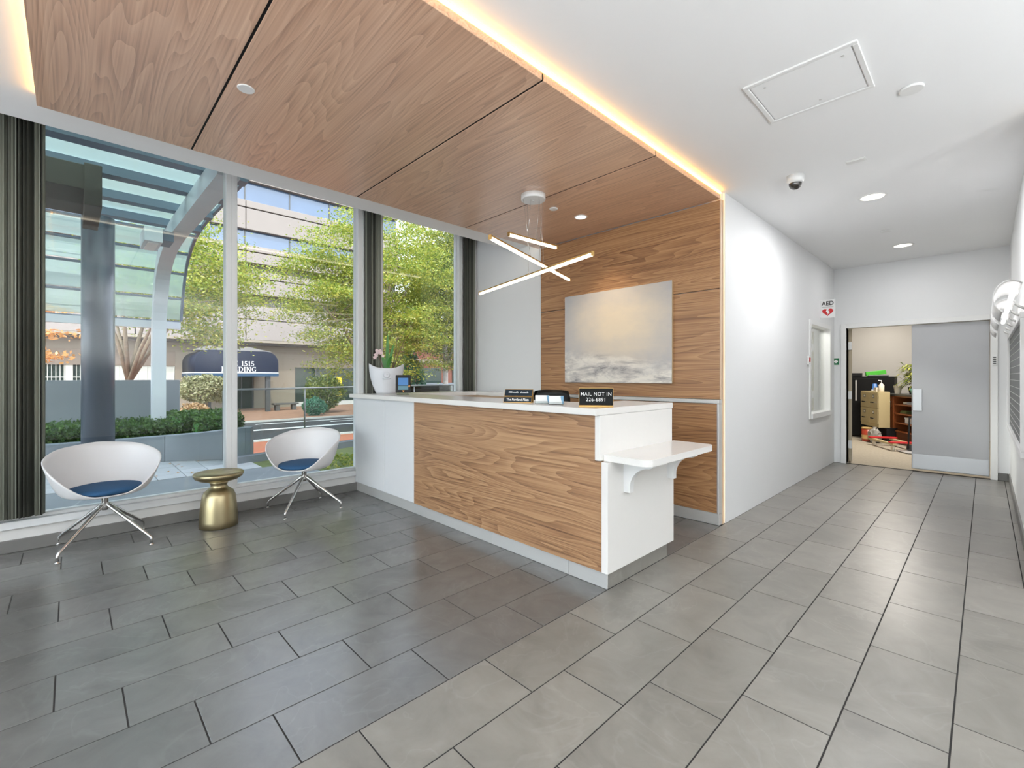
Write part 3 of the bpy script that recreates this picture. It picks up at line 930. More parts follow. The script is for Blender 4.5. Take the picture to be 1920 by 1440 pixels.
# inner faces of the raised counter along windows and back wall
dpart(MB().box(-4.60, -4.58, 2.82, 3.78, 0.72, 1.06).box(-4.60, -3.76, 3.78, 3.80, 0.72, 1.06), 'inner_panel', M['lightwood'], 'light maple inner panel')
dpart(MB().bbox(-4.58, -2.05, 2.42, 2.98, 0.70, 0.735, 0.003).bbox(-4.58, -3.95, 2.98, 3.78, 0.70, 0.735, 0.003), 'worktop', M['quartz'])
dpart(MB().box(-4.5, -4.46, 2.5, 2.95, 0.0, 0.70), 'support', M['white'])
dpart(MB().box(-3.2, -3.16, 2.5, 2.95, 0.0, 0.70), 'support', M['white'])

# ------------------------------------------------ things on the desk
pot_c = (-4.80, 2.62, 1.104)
pot = thing('flower_pot', 'white ceramic pot with round medallion on the desk corner by window', 'pot', pot_c, R(62))
ph, nseg = 0.33, 40
mbp = MB()
rings = []
for k in range(11):
    t = k / 10
    rr = 0.112 + 0.083 * math.sin(t * PI / 2) ** 0.9
    rings.append((rr, t))
vs = []
for side in (0, 1):
    for (rr, t) in (rings if side == 0 else rings[::-1]):
        for i in range(nseg):
            a = 2 * PI * i / nseg
            # the rim dips in the middle and rises at the two ends
            lift = 0.055 * (abs(math.cos(a)) ** 3) * t * t
            q = rr - (0.008 if side else 0)
            z = ph * t * 0.88 + lift
            if side: z = max(z, 0.012)
            vs.append((q * math.cos(a), q * 0.72 * math.sin(a), z))
fs = []
nr = len(rings) * 2
for k in range(nr - 1):
    for i in range(nseg):
        j = (i + 1) % nseg
        fs.append((k * nseg + i, k * nseg + j, (k + 1) * nseg + j, (k + 1) * nseg + i))
mbp.add(vs, fs, True)
mbp.f.append(tuple(range(nseg))[::-1]); mbp.sm.append(False)
mbp.f.append(tuple(range((nr - 1) * nseg, nr * nseg))); mbp.sm.append(False)
mbp.obj('body', M['ceramic'], pot)
MB().lathe([(0.172, 0.262), (0.174, 0.270)], 32, sy=0.72).obj('soil', M['soil'], pot)
# medallion on the side that faces the room
ang = R(-90)
md = MB().lathe([(0.0005, 0.008), (0.010, 0.010), (0.012, 0.005), (0.022, 0.005), (0.025, 0.011), (0.033, 0.011), (0.036, 0.0)], 24)
mm = Matrix.Rotation(ang, 4, 'Z') @ Matrix.Translation((0.133, 0, 0.215)) @ Matrix.Rotation(R(80), 4, 'Y')
md.xform(mm).obj('medallion', M['ceramic'], pot, label='grey white moulded round medallion')
rb = MB().tube([(0.0, -0.042, 0), (0.003, -0.02, -0.006), (0.003, 0.02, -0.006), (0.0, 0.042, 0)], 0.005, 8)
rb.xform(Matrix.Rotation(ang, 4, 'Z') @ Matrix.Translation((0.128, 0, 0.172))).obj('ribbon', M['ceramic'], pot)

random.seed(11)
orc = thing('orchid', 'orchid with pale pink flowers and strap leaves in the white pot', 'plant', (pot_c[0], pot_c[1], 1.104 + 0.27))


def strap(base, tip, bend, wd, n=9):
    b, t = Vector(base), Vector(tip)
    d = (t - b)
    side = d.cross(Vector((0.72, -0.5, 0.2))).normalized()
    vs, fs = [], []
    for k in range(n):
        u = k / (n - 1)
        p = b + d * u + Vector((0, 0, 1)) * (bend * math.sin(PI * u) * 0.6) + Vector((0.4, -0.4, 0)) * bend * (u * u)
        ww = wd * (math.sin(PI * (0.15 + 0.85 * u)) ** 0.7) * 0.5 + 0.0005
        vs += [p - side * ww, p + Vector((0.001, 0.001, 0.003)), p + side * ww]
    for k in range(n - 1):
        a = k * 3
        fs += [(a, a + 1, a + 4, a + 3), (a + 1, a + 2, a + 5, a + 4)]
    return MB().add(vs, fs, True)


for (b_, t_, be, wd) in (((-0.03, 0, 0), (-0.07, -0.02, 0.20), 0.03, 0.035), ((0, 0, 0), (0.0, 0.02, 0.42), 0.02, 0.034), ((-0.02, 0, 0), (-0.02, 0.03, 0.27), 0.0, 0.036),
                        ((0.02, 0.01, 0), (0.07, 0.06, 0.30), 0.04, 0.032), ((0.0, 0, 0), (0.10, 0.02, 0.16), 0.05, 0.03), ((-0.03, 0.01, 0), (-0.11, 0.02, 0.12), 0.05, 0.03), ((0.01, 0.0, 0), (0.03, 0.0, 0.22), 0.01, 0.032)):
    strap(b_, t_, be, wd).obj('leaf', M['leafgreen'], orc)
# dry twigs that lean right
for pts in ([(0.06, 0.05, 0), (0.09, 0.09, 0.16), (0.13, 0.15, 0.33), (0.17, 0.22, 0.44), (0.18, 0.24, 0.52)],
            [(0.05, 0.04, 0), (0.07, 0.06, 0.12), (0.09, 0.08, 0.24)],
            [(0.05, 0.05, 0), (0.08, 0.07, 0.20), (0.08, 0.10, 0.40)],
            [(0.08, 0.06, 0), (0.12, 0.12, 0.14), (0.15, 0.16, 0.22)]):
    MB().tube(pts, [0.006 - 0.004 * i / (len(pts) - 1) for i in range(len(pts))], 7).obj('twig', M['drystem'], orc)
# flower stem and blooms at the left
MB().tube([(-0.02, -0.02, 0), (-0.045, -0.05, 0.10), (-0.06, -0.07, 0.19), (-0.08, -0.085, 0.205)], 0.0035, 7).obj('flower_stem', M['drystem'], orc)


def bloom(c, sc_):
    mb = MB()
    ax = Vector((0.85, -0.45, 0.15)).normalized()
    u = ax.cross(Vector((0, 0, 1))).normalized(); v = u.cross(ax)
    for k in range(5):
        a = 2 * PI * k / 5 + 0.3
        d = u * math.cos(a) + v * math.sin(a)
        s_ = ax.cross(d)
        ps = [Vector(c) + ax * 0.002, Vector(c) + d * 0.5 * sc_ + s_ * 0.38 * sc_ + ax * 0.12 * sc_, Vector(c) + d * sc_ + ax * 0.05 * sc_, Vector(c) + d * 0.5 * sc_ - s_ * 0.38 * sc_ + ax * 0.12 * sc_, Vector(c) + d * 0.55 * sc_ + ax * 0.2 * sc_]
        mb.add(ps, [(0, 1, 4), (1, 2, 4), (2, 3, 4), (3, 0, 4)], True)
    return mb


for c_, s_ in (((-0.085, -0.085, 0.175), 0.032), ((-0.06, -0.075, 0.205), 0.032), ((-0.035, -0.06, 0.215), 0.03), ((-0.095, -0.095, 0.145), 0.028), ((-0.02, -0.055, 0.195), 0.026), ((-0.075, -0.08, 0.225), 0.024), ((0.01, -0.05, 0.16), 0.02)):
    bloom(c_, s_).obj('flower', M['petal'], orc)

# tablet clock on its stand
tb = thing('tablet', 'small black tablet showing a blue screen on the desk', 'tablet', (-4.33, 2.56, 1.104), rz=math.atan2(-2.56, 4.33))
tilt = Matrix.Rotation(R(-8), 4, 'Y')
up = Matrix.Translation((0, 0, 0.022)) @ tilt
MB().bbox(-0.006, 0.006, -0.080, 0.080, 0.0, 0.192, 0.005).xform(up).obj('case', M['black'], tb)
MB().box(0.0062, 0.0072, -0.052, 0.052, 0.080, 0.160).xform(up).obj('screen', M['screen_blue'], tb, label='bright blue display')
MB().box(0.0062, 0.0072, -0.052, 0.052, 0.032, 0.074).xform(up).obj('screen_panel', M['screen_teal'], tb, label='lower teal band of the display')
zz = [(-0.012, 0.026), (0.010, 0.026), (0.012, 0.022), (-0.004, 0.020), (0.006, 0.012), (0.0, 0.004), (-0.010, 0.004), (-0.002, 0.011), (-0.012, 0.020)]
MB().prism([(-y_, z_) for y_, z_ in zz][::-1], 0.0063, 0.0072, 'x').xform(up).obj('logo', M['orange_print'], tb)
MB().box(0.0063, 0.0072, 0.050, 0.072, 0.060, 0.068).box(0.0063, 0.0072, 0.054, 0.074, 0.072, 0.078).xform(up).obj('mark', M['orange_print'], tb)
MB().bbox(-0.045, 0.06, -0.065, 0.065, 0.0, 0.010, 0.004).bbox(-0.02, 0.015, -0.045, 0.045, 0.010, 0.026, 0.004).obj('stand', M['acrylic'], tb)

# sign that faces the visitor
ms = thing('mail_sign', 'black plate sign reading MAIL NOT IN 226-6891 on gold base', 'sign', (-1.74, 2.43, 1.104), rz=math.atan2(1.74, 2.43) * 0.98)
ms.scale = (0.86, 0.86, 0.94)
MB().bbox(-0.124, 0.124, -0.008, 0.004, 0.012, 0.128, 0.002, 1).obj('plate', M['signblack'], ms)
MB().bbox(-0.127, 0.127, -0.020, 0.020, 0.0, 0.013, 0.002, 1).obj('base', M['gold'], ms, label='narrow gold base')
gb = MB().box(-0.126, 0.126, -0.0075, 0.0035, 0.128, 0.1305).box(-0.1265, -0.124, -0.0075, 0.0035, 0.013, 0.1305).box(0.124, 0.1265, -0.0075, 0.0035, 0.013, 0.1305)
gb.obj('border', M['gold'], ms)
text('lettering', 'MAIL NOT IN', 0.034, M['letters'], ms, (0, -0.0092, 0.088), (R(90), 0, 0), 0.0006, 1.15, bold=0.0001)
text('lettering', '226-6891', 0.034, M['letters'], ms, (0, -0.0092, 0.050), (R(90), 0, 0), 0.0006, 1.15, bold=0.0001)

np_ = thing('name_plates', 'two tilted dark desk name plates edged in gold, one above another', 'sign', (-2.43, 2.40, 1.104), rz=R(26))
np_.scale = (0.92, 0.92, 1.0)
for (z0, z1, yo) in ((0.004, 0.044, 0.0), (0.050, 0.100, 0.024)):
    lean = Matrix.Translation((0.0, yo, z0)) @ Matrix.Rotation(R(-24), 4, 'X')
    h_ = z1 - z0
    MB().bbox(-0.118, 0.118, -0.003, 0.003, 0.0, h_, 0.001, 1).xform(lean).obj('plate', M['navyplate'], np_)
    MB().box(-0.121, 0.121, -0.003, 0.004, -0.004, 0.0).box(-0.121, 0.121, -0.003, 0.004, h_, h_ + 0.003).box(-0.121, -0.118, -0.003, 0.004, 0, h_).box(0.118, 0.121, -0.003, 0.004, 0, h_).xform(lean).obj('border', M['gold'], np_)
MB().box(-0.121, 0.121, -0.003, 0.055, 0.0, 0.006).box(-0.121, 0.121, 0.048, 0.056, 0.006, 0.085).obj('base', M['gold'], np_)
text('lettering', 'The Portland Plaza', 0.029, M['letters'], np_, (0, -0.0035 + 0.0085, 0.004 + 0.019), (R(66 + 0), 0, 0), 0.0006, 0.98, sx=0.9, bold=0.0004)
lt = MB()
random.seed(5)
xx = -0.085
while xx < 0.085:
    wv = random.uniform(0.003, 0.007)
    if abs(xx - 0.004) > 0.005:
        lt.box(xx, xx + wv, -0.0042, -0.0034, 0.023, 0.023 + random.choice((0.007, 0.007, 0.011)))
    xx += wv + 0.0022
lt.xform(Matrix.Translation((0.0, 0.024, 0.050)) @ Matrix.Rotation(R(-24), 4, 'X')).obj('lettering', M['letters'], np_, label='row of tiny unreadable pale lettering', kind='stuff')


def card_holder(x, y, rz, label):
    c = thing('card_holder', label, 'card holder', (x, y, 1.104), rz, group='card holders on the desk')
    MB().bbox(-0.052, 0.052, -0.022, 0.022, 0.0, 0.004, 0.001, 1).bbox(-0.052, 0.052, -0.024, -0.021, 0.004, 0.020, 0.001, 1).obj('tray', M['acrylic'], c)
    MB().bbox(-0.050, 0.050, -0.018, -0.006, 0.004, 0.062, 0.001, 1).obj('cards', M['paper'], c)
    pl = [(0.050, 0.004)] + [(0.050 - 0.016 * math.sin(R(10 + q * 20)) - 0.004, 0.004 + 0.0145 * q) for q in range(5)] + [(0.050, 0.062)]
    MB().prism(pl, -0.0192, -0.0182, 'y').obj('card_print', M['paperblue'], c, label='blue curved print on the card')


card_holder(-2.205, 2.43, R(42), 'acrylic card holder with white cards nearest the name plates')
card_holder(-2.075, 2.43, R(42), 'acrylic card holder with white cards nearest the mail sign')
pen = thing('stamp_pad', 'small black case lying behind the name plates', 'case', (-2.24, 2.60, 1.104))
MB().bbox(-0.08, 0.05, -0.03, 0.03, 0.0, 0.02, 0.004).obj('body', M['black'], pen)
MB().bbox(-0.082, 0.052, -0.032, 0.032, 0.02, 0.026, 0.003).obj('lid', M['black'], pen)

# office chair behind the desk
oc = thing('office_chair', 'black office chair behind the desk with only its back showing', 'chair', (-3.07, 3.50, 0), rz=R(38))
bm = bmesh.new()
bmesh.ops.create_grid(bm, x_segments=8, y_segments=8, size=0.5)
for v in bm.verts:
    u, t = v.co.x * 2, v.co.y * 2
    k = (1 - 0.12 * abs(t) ** 4)
    ax_ = 0.205 * u * k
    v.co = Vector((ax_, 0.24 + 0.05 * u * u - 0.03 * t, 0.885 + 0.275 * t * (1 - 0.06 * u ** 4)))
bmesh.ops.solidify(bm, geom=bm.faces[:], thickness=0.045)
MB().take(bm, True).obj('backrest', M['black'], oc)
MB().bbox(-0.24, 0.24, -0.22, 0.24, 0.43, 0.50, 0.03, 3).obj('seat', M['black'], oc)
MB().tube([(0, 0, 0.10), (0, 0, 0.43)], 0.03, 12).obj('gas_lift', M['chrome'], oc)
MB().tube([(0, 0.18, 0.44), (0, 0.29, 0.50), (0, 0.30, 0.70)], 0.025, 8).obj('back_bar', M['black'], oc)
for k in range(5):
    a = 2 * PI * k / 5
    lg = MB().tube([(0, 0, 0.11), (0.29 * math.cos(a), 0.29 * math.sin(a), 0.075)], [0.03, 0.018], 8).obj('leg', M['black'], oc)
    MB().lathe([(0.024, -0.012), (0.027, -0.006), (0.027, 0.006), (0.024, 0.012)], 14).xform(Matrix.Translation((0.29 * math.cos(a), 0.29 * math.sin(a), 0.029)) @ Matrix.Rotation(a, 4, 'Z') @ Matrix.Rotation(R(90), 4, 'X')).obj('caster', M['black'], lg)

# canvas on the wood wall
cv = thing('painting', 'large abstract canvas in beige and grey on the walnut wall', 'painting', (-2.69, 4.07, 1.23))
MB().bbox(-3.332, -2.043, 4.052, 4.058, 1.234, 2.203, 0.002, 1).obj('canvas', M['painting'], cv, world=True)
MB().bbox(-3.330, -2.045, 4.058, 4.089, 1.236, 2.201, 0.002, 1).obj('stretcher', M['canvas_edge'], cv, world=True)

# ================================================================== waiting chairs and brass table
def interp(tbl, a):
    xs = [p[0] for p in tbl]; vs = [p[1] for p in tbl]
    tot = w = 0.0
    for q in range(-16, 17):
        b = abs(a + q)
        if b > 180: b = 360 - b
        g = math.exp(-(q / 8.0) ** 2)
        tot += g * float(np.interp(b, xs, vs)); w += g
    return tot / w


def make_shell():
    # angle 0 = front of the seat, 180 = back
    rimz = [(0, 0.408), (25, 0.410), (42, 0.455), (58, 0.560), (75, 0.640), (95, 0.685), (130, 0.742), (180, 0.768)]
    rimr = [(0, 0.228), (25, 0.240), (42, 0.285), (58, 0.335), (75, 0.350), (95, 0.345), (130, 0.325), (180, 0.315)]
    basr = [(0, 0.215), (60, 0.225), (90, 0.225), (140, 0.215), (180, 0.205)]
    n, kz = 72, 11
    vs, fs = [], []
    for k in range(kz):
        t = k / (kz - 1)
        for i in range(n):
            a = -180 + 360 * i / n
            rz_, rr, rb_ = interp(rimz, a), interp(rimr, a), interp(basr, a)
            f_ = t ** 0.72
            g_ = t ** 1.25
            rad = rb_ + (rr - rb_) * f_
            if t < 0.25:
                rad -= 0.02 * (1 - t / 0.25) ** 2
            z = 0.400 + (rz_ - 0.400) * g_
            vs.append((rad * math.cos(R(a)), rad * math.sin(R(a)), z))
    for k in range(kz - 1):
        for i in range(n):
            j = (i + 1) % n
            fs.append((k * n + i, k * n + j, (k + 1) * n + j, (k + 1) * n + i))
    m = len(vs)
    for q, (s_, z) in enumerate(((0.75, 0.398), (0.4, 0.394))):
        for i in range(n):
            p = vs[i]
            vs.append((p[0] * s_, p[1] * s_, z))
    for i in range(n):
        j = (i + 1) % n
        fs += [(i, m + i, m + j, j), (m + i, m + n + i, m + n + j, m + j)]
    fs.append(tuple(range(m + n, m + 2 * n)))
    bm = bmesh.new()
    bv = [bm.verts.new(v) for v in vs]
    for f_ in fs:
        bm.faces.new([bv[i] for i in f_])
    bmesh.ops.recalc_face_normals(bm, faces=bm.faces)
    bmesh.ops.solidify(bm, geom=bm.faces[:], thickness=0.009)
    return MB().take(bm, True)


def make_chair(loc, rz, base_rz, label):
    c = thing('lounge_chair', label, 'chair', loc, 0.0, group='white bucket chairs by the window')
    sh_ = make_shell(); sh_.xform(Matrix.Rotation(rz, 4, 'Z')).obj('seat_shell', M['shell'], c, label='white moulded bucket shell')
    prof = [(0.0005, 0.408), (0.12, 0.408), (0.205, 0.411), (0.222, 0.420), (0.227, 0.433), (0.218, 0.447), (0.18, 0.456), (0.10, 0.461), (0.0005, 0.462)]
    MB().lathe(prof, 40, caps=False).xform(Matrix.Rotation(rz, 4, 'Z') @ Matrix.Translation((0.012, 0, 0.004))).obj('cushion', M['blue'], c, label='round blue fabric cushion')
    MB().lathe([(0.021, 0.27), (0.023, 0.30), (0.023, 0.372), (0.05, 0.382), (0.09, 0.390)], 20).obj('column', M['chrome'], c)
    for k in range(4):
        a = base_rz + PI / 2 * k
        d = Vector((math.cos(a), math.sin(a), 0))
        rr = 0.365
        pts = [d * 0.012 + Vector((0, 0, 0.315)), d * 0.03 + Vector((0, 0, 0.305)), d * (rr - 0.03) + Vector((0, 0, 0.082)), d * (rr - 0.008) + Vector((0, 0, 0.066)), d * rr + Vector((0, 0, 0.048)), d * rr + Vector((0, 0, 0.016))]
        lg = MB().tube(pts, [0.014, 0.0155, 0.011, 0.0105, 0.0095, 0.0085], 10).obj('leg', M['chrome'], c)
        MB().lathe([(0.006, 0.004), (0.0165, 0.0), (0.0165, 0.005), (0.008, 0.010), (0.006, 0.018)], 14, c=(d.x * rr, d.y * rr, 0.001)).obj('foot', M['chrome'], lg)
    return c


make_chair((-4.735, 0.19, 0), R(6), R(45), 'white bucket chair with blue cushion beside the folded blind')
make_chair((-4.68, 1.66, 0), R(-46), R(45), 'white bucket chair with blue cushion beside the reception desk')

tbl = thing('side_table', 'brushed brass drum side table between the two white chairs', 'table', (-4.65, 0.93, 0))
MB().lathe([(0.142, 0.0), (0.147, 0.004), (0.146, 0.06), (0.138, 0.17), (0.125, 0.265), (0.112, 0.298), (0.085, 0.322), (0.068, 0.335), (0.062, 0.352), (0.066, 0.372), (0.085, 0.392)], 48).obj('base', M['brass'], tbl)
MB().lathe([(0.085, 0.390), (0.145, 0.404), (0.178, 0.424), (0.190, 0.446), (0.190, 0.458), (0.184, 0.466), (0.05, 0.467)], 48).obj('top', M['brass'], tbl, label='dished round brass top')

# ================================================================== pendant lamp
pc = Vector((-2.685, 2.844, 2.85))
pd = thing('pendant_lamp', 'three crossed glowing light bars hanging from a white round canopy', 'lamp', pc)
MB().lathe([(0.10, -0.045), (0.105, -0.040), (0.105, 0.0)], 36).obj('canopy', M['white'], pd)
MB().lathe([(0.007, -0.052), (0.007, -0.045)], 10).obj('canopy_screw', M['steel'], pd)


def bar(p0, p1, wires):
    p0, p1 = Vector(p0), Vector(p1)
    d = (p1 - p0); ln = d.length; d.normalize()
    rot = Matrix.Translation((p0 + p1) / 2 - pc) @ d.to_track_quat('X', 'Z').to_matrix().to_4x4()
    hd = MB().bbox(-ln / 2, ln / 2, -0.012, 0.012, 0.0, 0.012, 0.002, 1).box(-ln / 2 - 0.006, -ln / 2, -0.013, 0.013, -0.022, 0.012).box(ln / 2, ln / 2 + 0.006, -0.013, 0.013, -0.022, 0.012).xform(rot).obj('light_bar', M['gold'], pd)
    MB().bbox(-ln / 2, ln / 2, -0.011, 0.011, -0.022, -0.0002, 0.003, 1).xform(rot).obj('diffuser', M['bar_light'], hd)
    for t, (ax_, ay_) in wires:
        q = p0 + (p1 - p0) * t
        MB().tube([q - pc + Vector((0, 0, 0.012)), Vector((ax_, ay_, -0.044))], 0.0013, 5).obj('wire', M['chrome'], pd)
        MB().tube([q - pc + Vector((0, 0, 0.010)), q - pc + Vector((0, 0, 0.024))], 0.004, 6).obj('wire_grip', M['chrome'], pd)


bar((-3.735, 3.13, 2.19), (-1.965, 2.70, 2.19), ((0.53, (-0.09, 0.02)), (0.665, (0.085, -0.02))))
bar((-2.53, 2.22, 2.33), (-3.05, 3.78, 2.33), ((0.42, (-0.04, -0.08)), (0.53, (0.03, 0.085))))
bar((-2.73, 2.60, 2.48), (-2.71, 3.17, 2.48), ((0.38, (0.0, -0.03)), (0.56, (0.02, 0.05))))

# ================================================================== fittings on the ceilings
def disc(name, label, cat, x, y, z, r_, h, mat, group=None, ring=None):
    d = thing(name, label, cat, (x, y, z), group=group)
    MB().lathe([(r_ * 0.94, -h), (r_, -h * 0.6), (r_, 0.0)], 32).obj('plate', mat, d)
    if ring:
        MB().lathe([(r_ * 1.0, -h * 0.35), (r_ * 1.12, -h * 0.2), (r_ * 1.12, 0.0)], 32).obj('ring', ring, d)
    return d


def downlight(label, x, y, z, r_, lens):
    d = thing('downlight', label, 'ceiling light', (x, y, z), group='recessed ceiling lights')
    MB().lathe([(r_, -0.001), (r_ * 1.02, -0.006), (r_ * 1.2, -0.004), (r_ * 1.22, 0.0)], 36, caps=False).obj('trim_ring', M['white'], d)
    MB().lathe([(r_ * 0.98, -0.0015), (r_ * 0.7, -0.003), (0.001, -0.004)], 30, caps=False).obj('lens', lens, d)
    return d


disc('sprinkler_cover', 'round white cover plate on the wood ceiling panel at upper left', 'cover plate', -2.765, 0.678, 2.85, 0.042, 0.006, M['white'], 'round cover plates')
disc('sprinkler_cover', 'small round cover on the wood ceiling beside pendant canopy', 'cover plate', -2.768, 3.205, 2.85, 0.038, 0.010, M['white'], 'round cover plates')
disc('speaker_cover', 'plain white round disc on the ceiling beside the access panel', 'cover plate', -0.29, 3.413, CEIL, 0.055, 0.012, M['white'], 'round cover plates')
disc('sprinkler_cover', 'tiny flush disc on the ceiling between the two corridor lights', 'cover plate', -0.773, 6.545, CEIL, 0.05, 0.008, M['white'], 'round cover plates')
downlight('small lit downlight in the wood ceiling above the painting', -2.732, 3.566, 2.85, 0.052, M['lamp_white'])
downlight('nearer large round downlight in the white corridor ceiling', -0.71, 5.215, CEIL, 0.088, M['lamp_white'])
downlight('farther large round downlight close to the double doors', -0.711, 7.415, CEIL, 0.088, M['lamp_white'])
fp = thing('flush_plate', 'thin white rectangular plate flush on the ceiling near the dome camera', 'cover plate', (-0.677, 4.25, CEIL))
MB().bbox(-0.06, 0.06, -0.035, 0.035, -0.006, 0.0, 0.002, 1).obj('plate', M['white'], fp)
MB().bbox(-0.052, 0.052, -0.028, 0.028, -0.009, -0.006, 0.001, 1).obj('insert', M['white'], fp)
ap = thing('access_panel', 'large square white access hatch in the ceiling', 'hatch', (-0.69, 2.98, CEIL))
a_ = MB()
for (x0, x1, y0, y1) in ((-0.262, 0.262, -0.262, -0.236), (-0.262, 0.262, 0.222, 0.248), (-0.262, -0.236, -0.236, 0.222), (0.236, 0.262, -0.236, 0.222)):
    a_.bbox(x0, x1, y0, y1, -0.010, 0.0, 0.003, 1)
a_.obj('frame', M['white'], ap)
MB().bbox(-0.232, 0.232, -0.232, 0.218, -0.006, 0.0, 0.002, 1).obj('hatch_door', M['ceil'], ap)
for (x, y) in ((0.19, -0.18), (-0.17, -0.18), (0.02, 0.17)):
    MB().lathe([(0.007, -0.0085), (0.007, -0.006)], 10, c=(x, y, 0)).obj('latch', M['steel'], ap)
dc = thing('security_camera', 'white dome security camera with smoked lens under the ceiling', 'camera', (-1.071, 4.223, CEIL))
MB().lathe([(0.048, -0.062), (0.058, -0.055), (0.062, -0.04), (0.062, 0.0)], 32).obj('housing', M['white'], dc)
MB().lathe([(0.0005, -0.110), (0.018, -0.107), (0.034, -0.096), (0.043, -0.080), (0.046, -0.062)], 28, caps=False).obj('dome', P('smoked_dome', (0.03, 0.025, 0.02), 0.06, spec=0.8), dc, label='smoked dark dome')

# ================================================================== corridor signs and devices
aed = thing('aed_sign', 'white wall flag sign with AED above a red heart', 'sign', (-1.60, 7.52, 2.11))
MB().bbox(0.0, 0.172, -0.004, 0.004, 0.0, 0.25, 0.002, 1).obj('panel', M['paper'], aed)
text('lettering', 'AED', 0.082, M['signblack'], aed, (0.086, -0.0052, 0.198), (R(90), 0, 0), 0.0005, 1.02, sx=0.88, bold=0.0012)
MB().box(0.02, 0.152, -0.0048, -0.0042, 0.148, 0.151).obj('rule', M['signblack'], aed)
hp = []
for q in range(40):
    t = 2 * PI * q / 40
    hp.append((0.086 + 0.0040 * 16 * math.sin(t) ** 3, 0.082 + 0.0036 * (13 * math.cos(t) - 5 * math.cos(2 * t) - 2 * math.cos(3 * t) - math.cos(4 * t))))
MB().prism(hp, -0.0050, -0.0042, 'y').obj('heart', M['red'], aed)
bolt = [(0.078, 0.118), (0.097, 0.116), (0.091, 0.096), (0.108, 0.098), (0.100, 0.078), (0.112, 0.080), (0.080, 0.036), (0.090, 0.066), (0.074, 0.063), (0.082, 0.086), (0.064, 0.084)]
MB().prism(bolt, -0.0056, -0.0048, 'y').obj('bolt', M['letters'], aed)
gc = thing('first_aid_sign', 'small green square sign with white cross left of the doors', 'sign', (-1.576, 8.358, 1.527))
MB().bbox(-0.037, 0.037, -0.008, 0.002, -0.05, 0.05, 0.002, 1).obj('plate', M['signgreen'], gc)
MB().box(-0.024, 0.024, -0.0095, -0.008, -0.010, 0.010).box(-0.010, 0.010, -0.0096, -0.008, -0.024, 0.024).obj('cross', M['letters'], gc)
kp = thing('keypad', 'small white keypad on the right door casing', 'keypad', (0.079, 8.335, 1.50))
MB().bbox(-0.020, 0.020, -0.008, 0.0, -0.062, 0.062, 0.002, 1).obj('plate', M['white'], kp)
for i in range(3):
    for j in range(4):
        MB().bbox(-0.013 + 0.010 * i - 0.003, -0.013 + 0.010 * i + 0.005, -0.011, -0.008, -0.046 + 0.026 * j, -0.030 + 0.026 * j, 0.001, 1).obj('button', M['darkmetal'], kp)
fa = thing('alarm_box', 'small red and white alarm box on the corridor wall beside the window', 'alarm', (-1.598, 6.86, 1.51))
MB().bbox(0.0, 0.022, -0.035, 0.035, -0.055, 0.055, 0.003, 1).obj('box', M['paper'], fa)
MB().bbox(0.022, 0.027, -0.024, 0.024, -0.02, 0.035, 0.002, 1).obj('label_plate', M['red'], fa)

# directory board with lamp hoods on the right wall
bd = thing('directory_board', 'white framed grey directory board on the right corridor wall', 'board', (0.20, 6.6, 0.72))
MB().box(0.196, 0.209, 5.05, 7.96, 0.745, 1.73).obj('panel', M['board'], bd, world=True)
for (y0, y1, z0, z1) in ((5.0, 8.0, 0.70, 0.745), (5.0, 8.0, 1.73, 1.775), (7.955, 8.0, 0.745, 1.73), (5.0, 5.045, 0.745, 1.73)):
    MB().bbox(0.176, 0.209, y0, y1, z0, z1, 0.003, 1).obj('frame', M['hood'], bd, world=True)
for k in range(14):
    z = 0.80 + k * 0.066
    MB().box(0.1945, 0.196, 5.2, 7.85, z, z + 0.004).obj('strip', M['boardline'], bd, world=True)


def hood(y0, y1, label):
    h = thing('picture_light', label, 'lamp', (0.21, (y0 + y1) / 2, 1.80), group='curved lamps above the directory board')
    pr = []
    for q in range(13):
        a = R(-62 + q * 16)
        pr.append((0.118 + 0.085 * math.cos(a) * -1, 1.84 + 0.115 * math.sin(a)))
    inn = [(0.118 + (x - 0.118) * 0.95, 1.84 + (z - 1.84) * 0.95) for x, z in pr][::-1]
    MB().prism(pr + inn, y0, y1, 'y', True).obj('shade', M['hood'], h, world=True)
    MB().tube([(0.135, y0 + 0.05, 1.90), (0.135, y1 - 0.05, 1.90)], 0.016, 12).obj('tube_lamp', E('cool_tube', (1, 0.98, 0.95, 1), 3.0), h, world=True)
    for yy in (y0 + 0.12, y1 - 0.12):
        MB().tube([(0.209, yy, 1.75), (0.16, yy, 1.78), (0.14, yy, 1.80)], 0.008, 8).obj('arm', M['steel'], h, world=True)


hood(6.75, 7.55, 'farther curved white lamp hood above the directory board')
hood(5.65, 6.45, 'middle curved white lamp hood above the directory board')
hood(4.55, 5.35, 'nearer curved white lamp hood above the directory board')

# ================================================================== store room beyond the doors
struct(MB().box(-3.4, 1.2, 8.42, 13.6, -0.1, 0.0), 'floor_store', M['carpet'], 'tan carpet of the room beyond the double doors', 'floor')
sw = MB().box(-3.4, 1.2, 13.3, 13.4, 0, 2.8).box(-3.5, -3.4, 8.48, 13.4, 0, 2.8).box(1.2, 1.3, 8.48, 13.4, 0, 2.8)
struct(sw, 'wall_store', M['storewall'], 'beige grey walls of the room beyond the double doors', 'wall')
struct(MB().box(-3.5, 1.3, 8.48, 13.4, 2.8, 2.9), 'ceiling_store', M['ceil'], 'ceiling of the room beyond the double doors', 'ceiling')
e1 = Vector((0.51, -0.86, 0)).normalized()
eang = math.atan2(e1.y, e1.x)          # local +x runs along the cabinet fronts, local -y faces the viewer
bp_ = thing('black_cabinet', 'tall black storage cabinet at the back of the store room', 'cabinet', (-2.25, 12.35, 0))
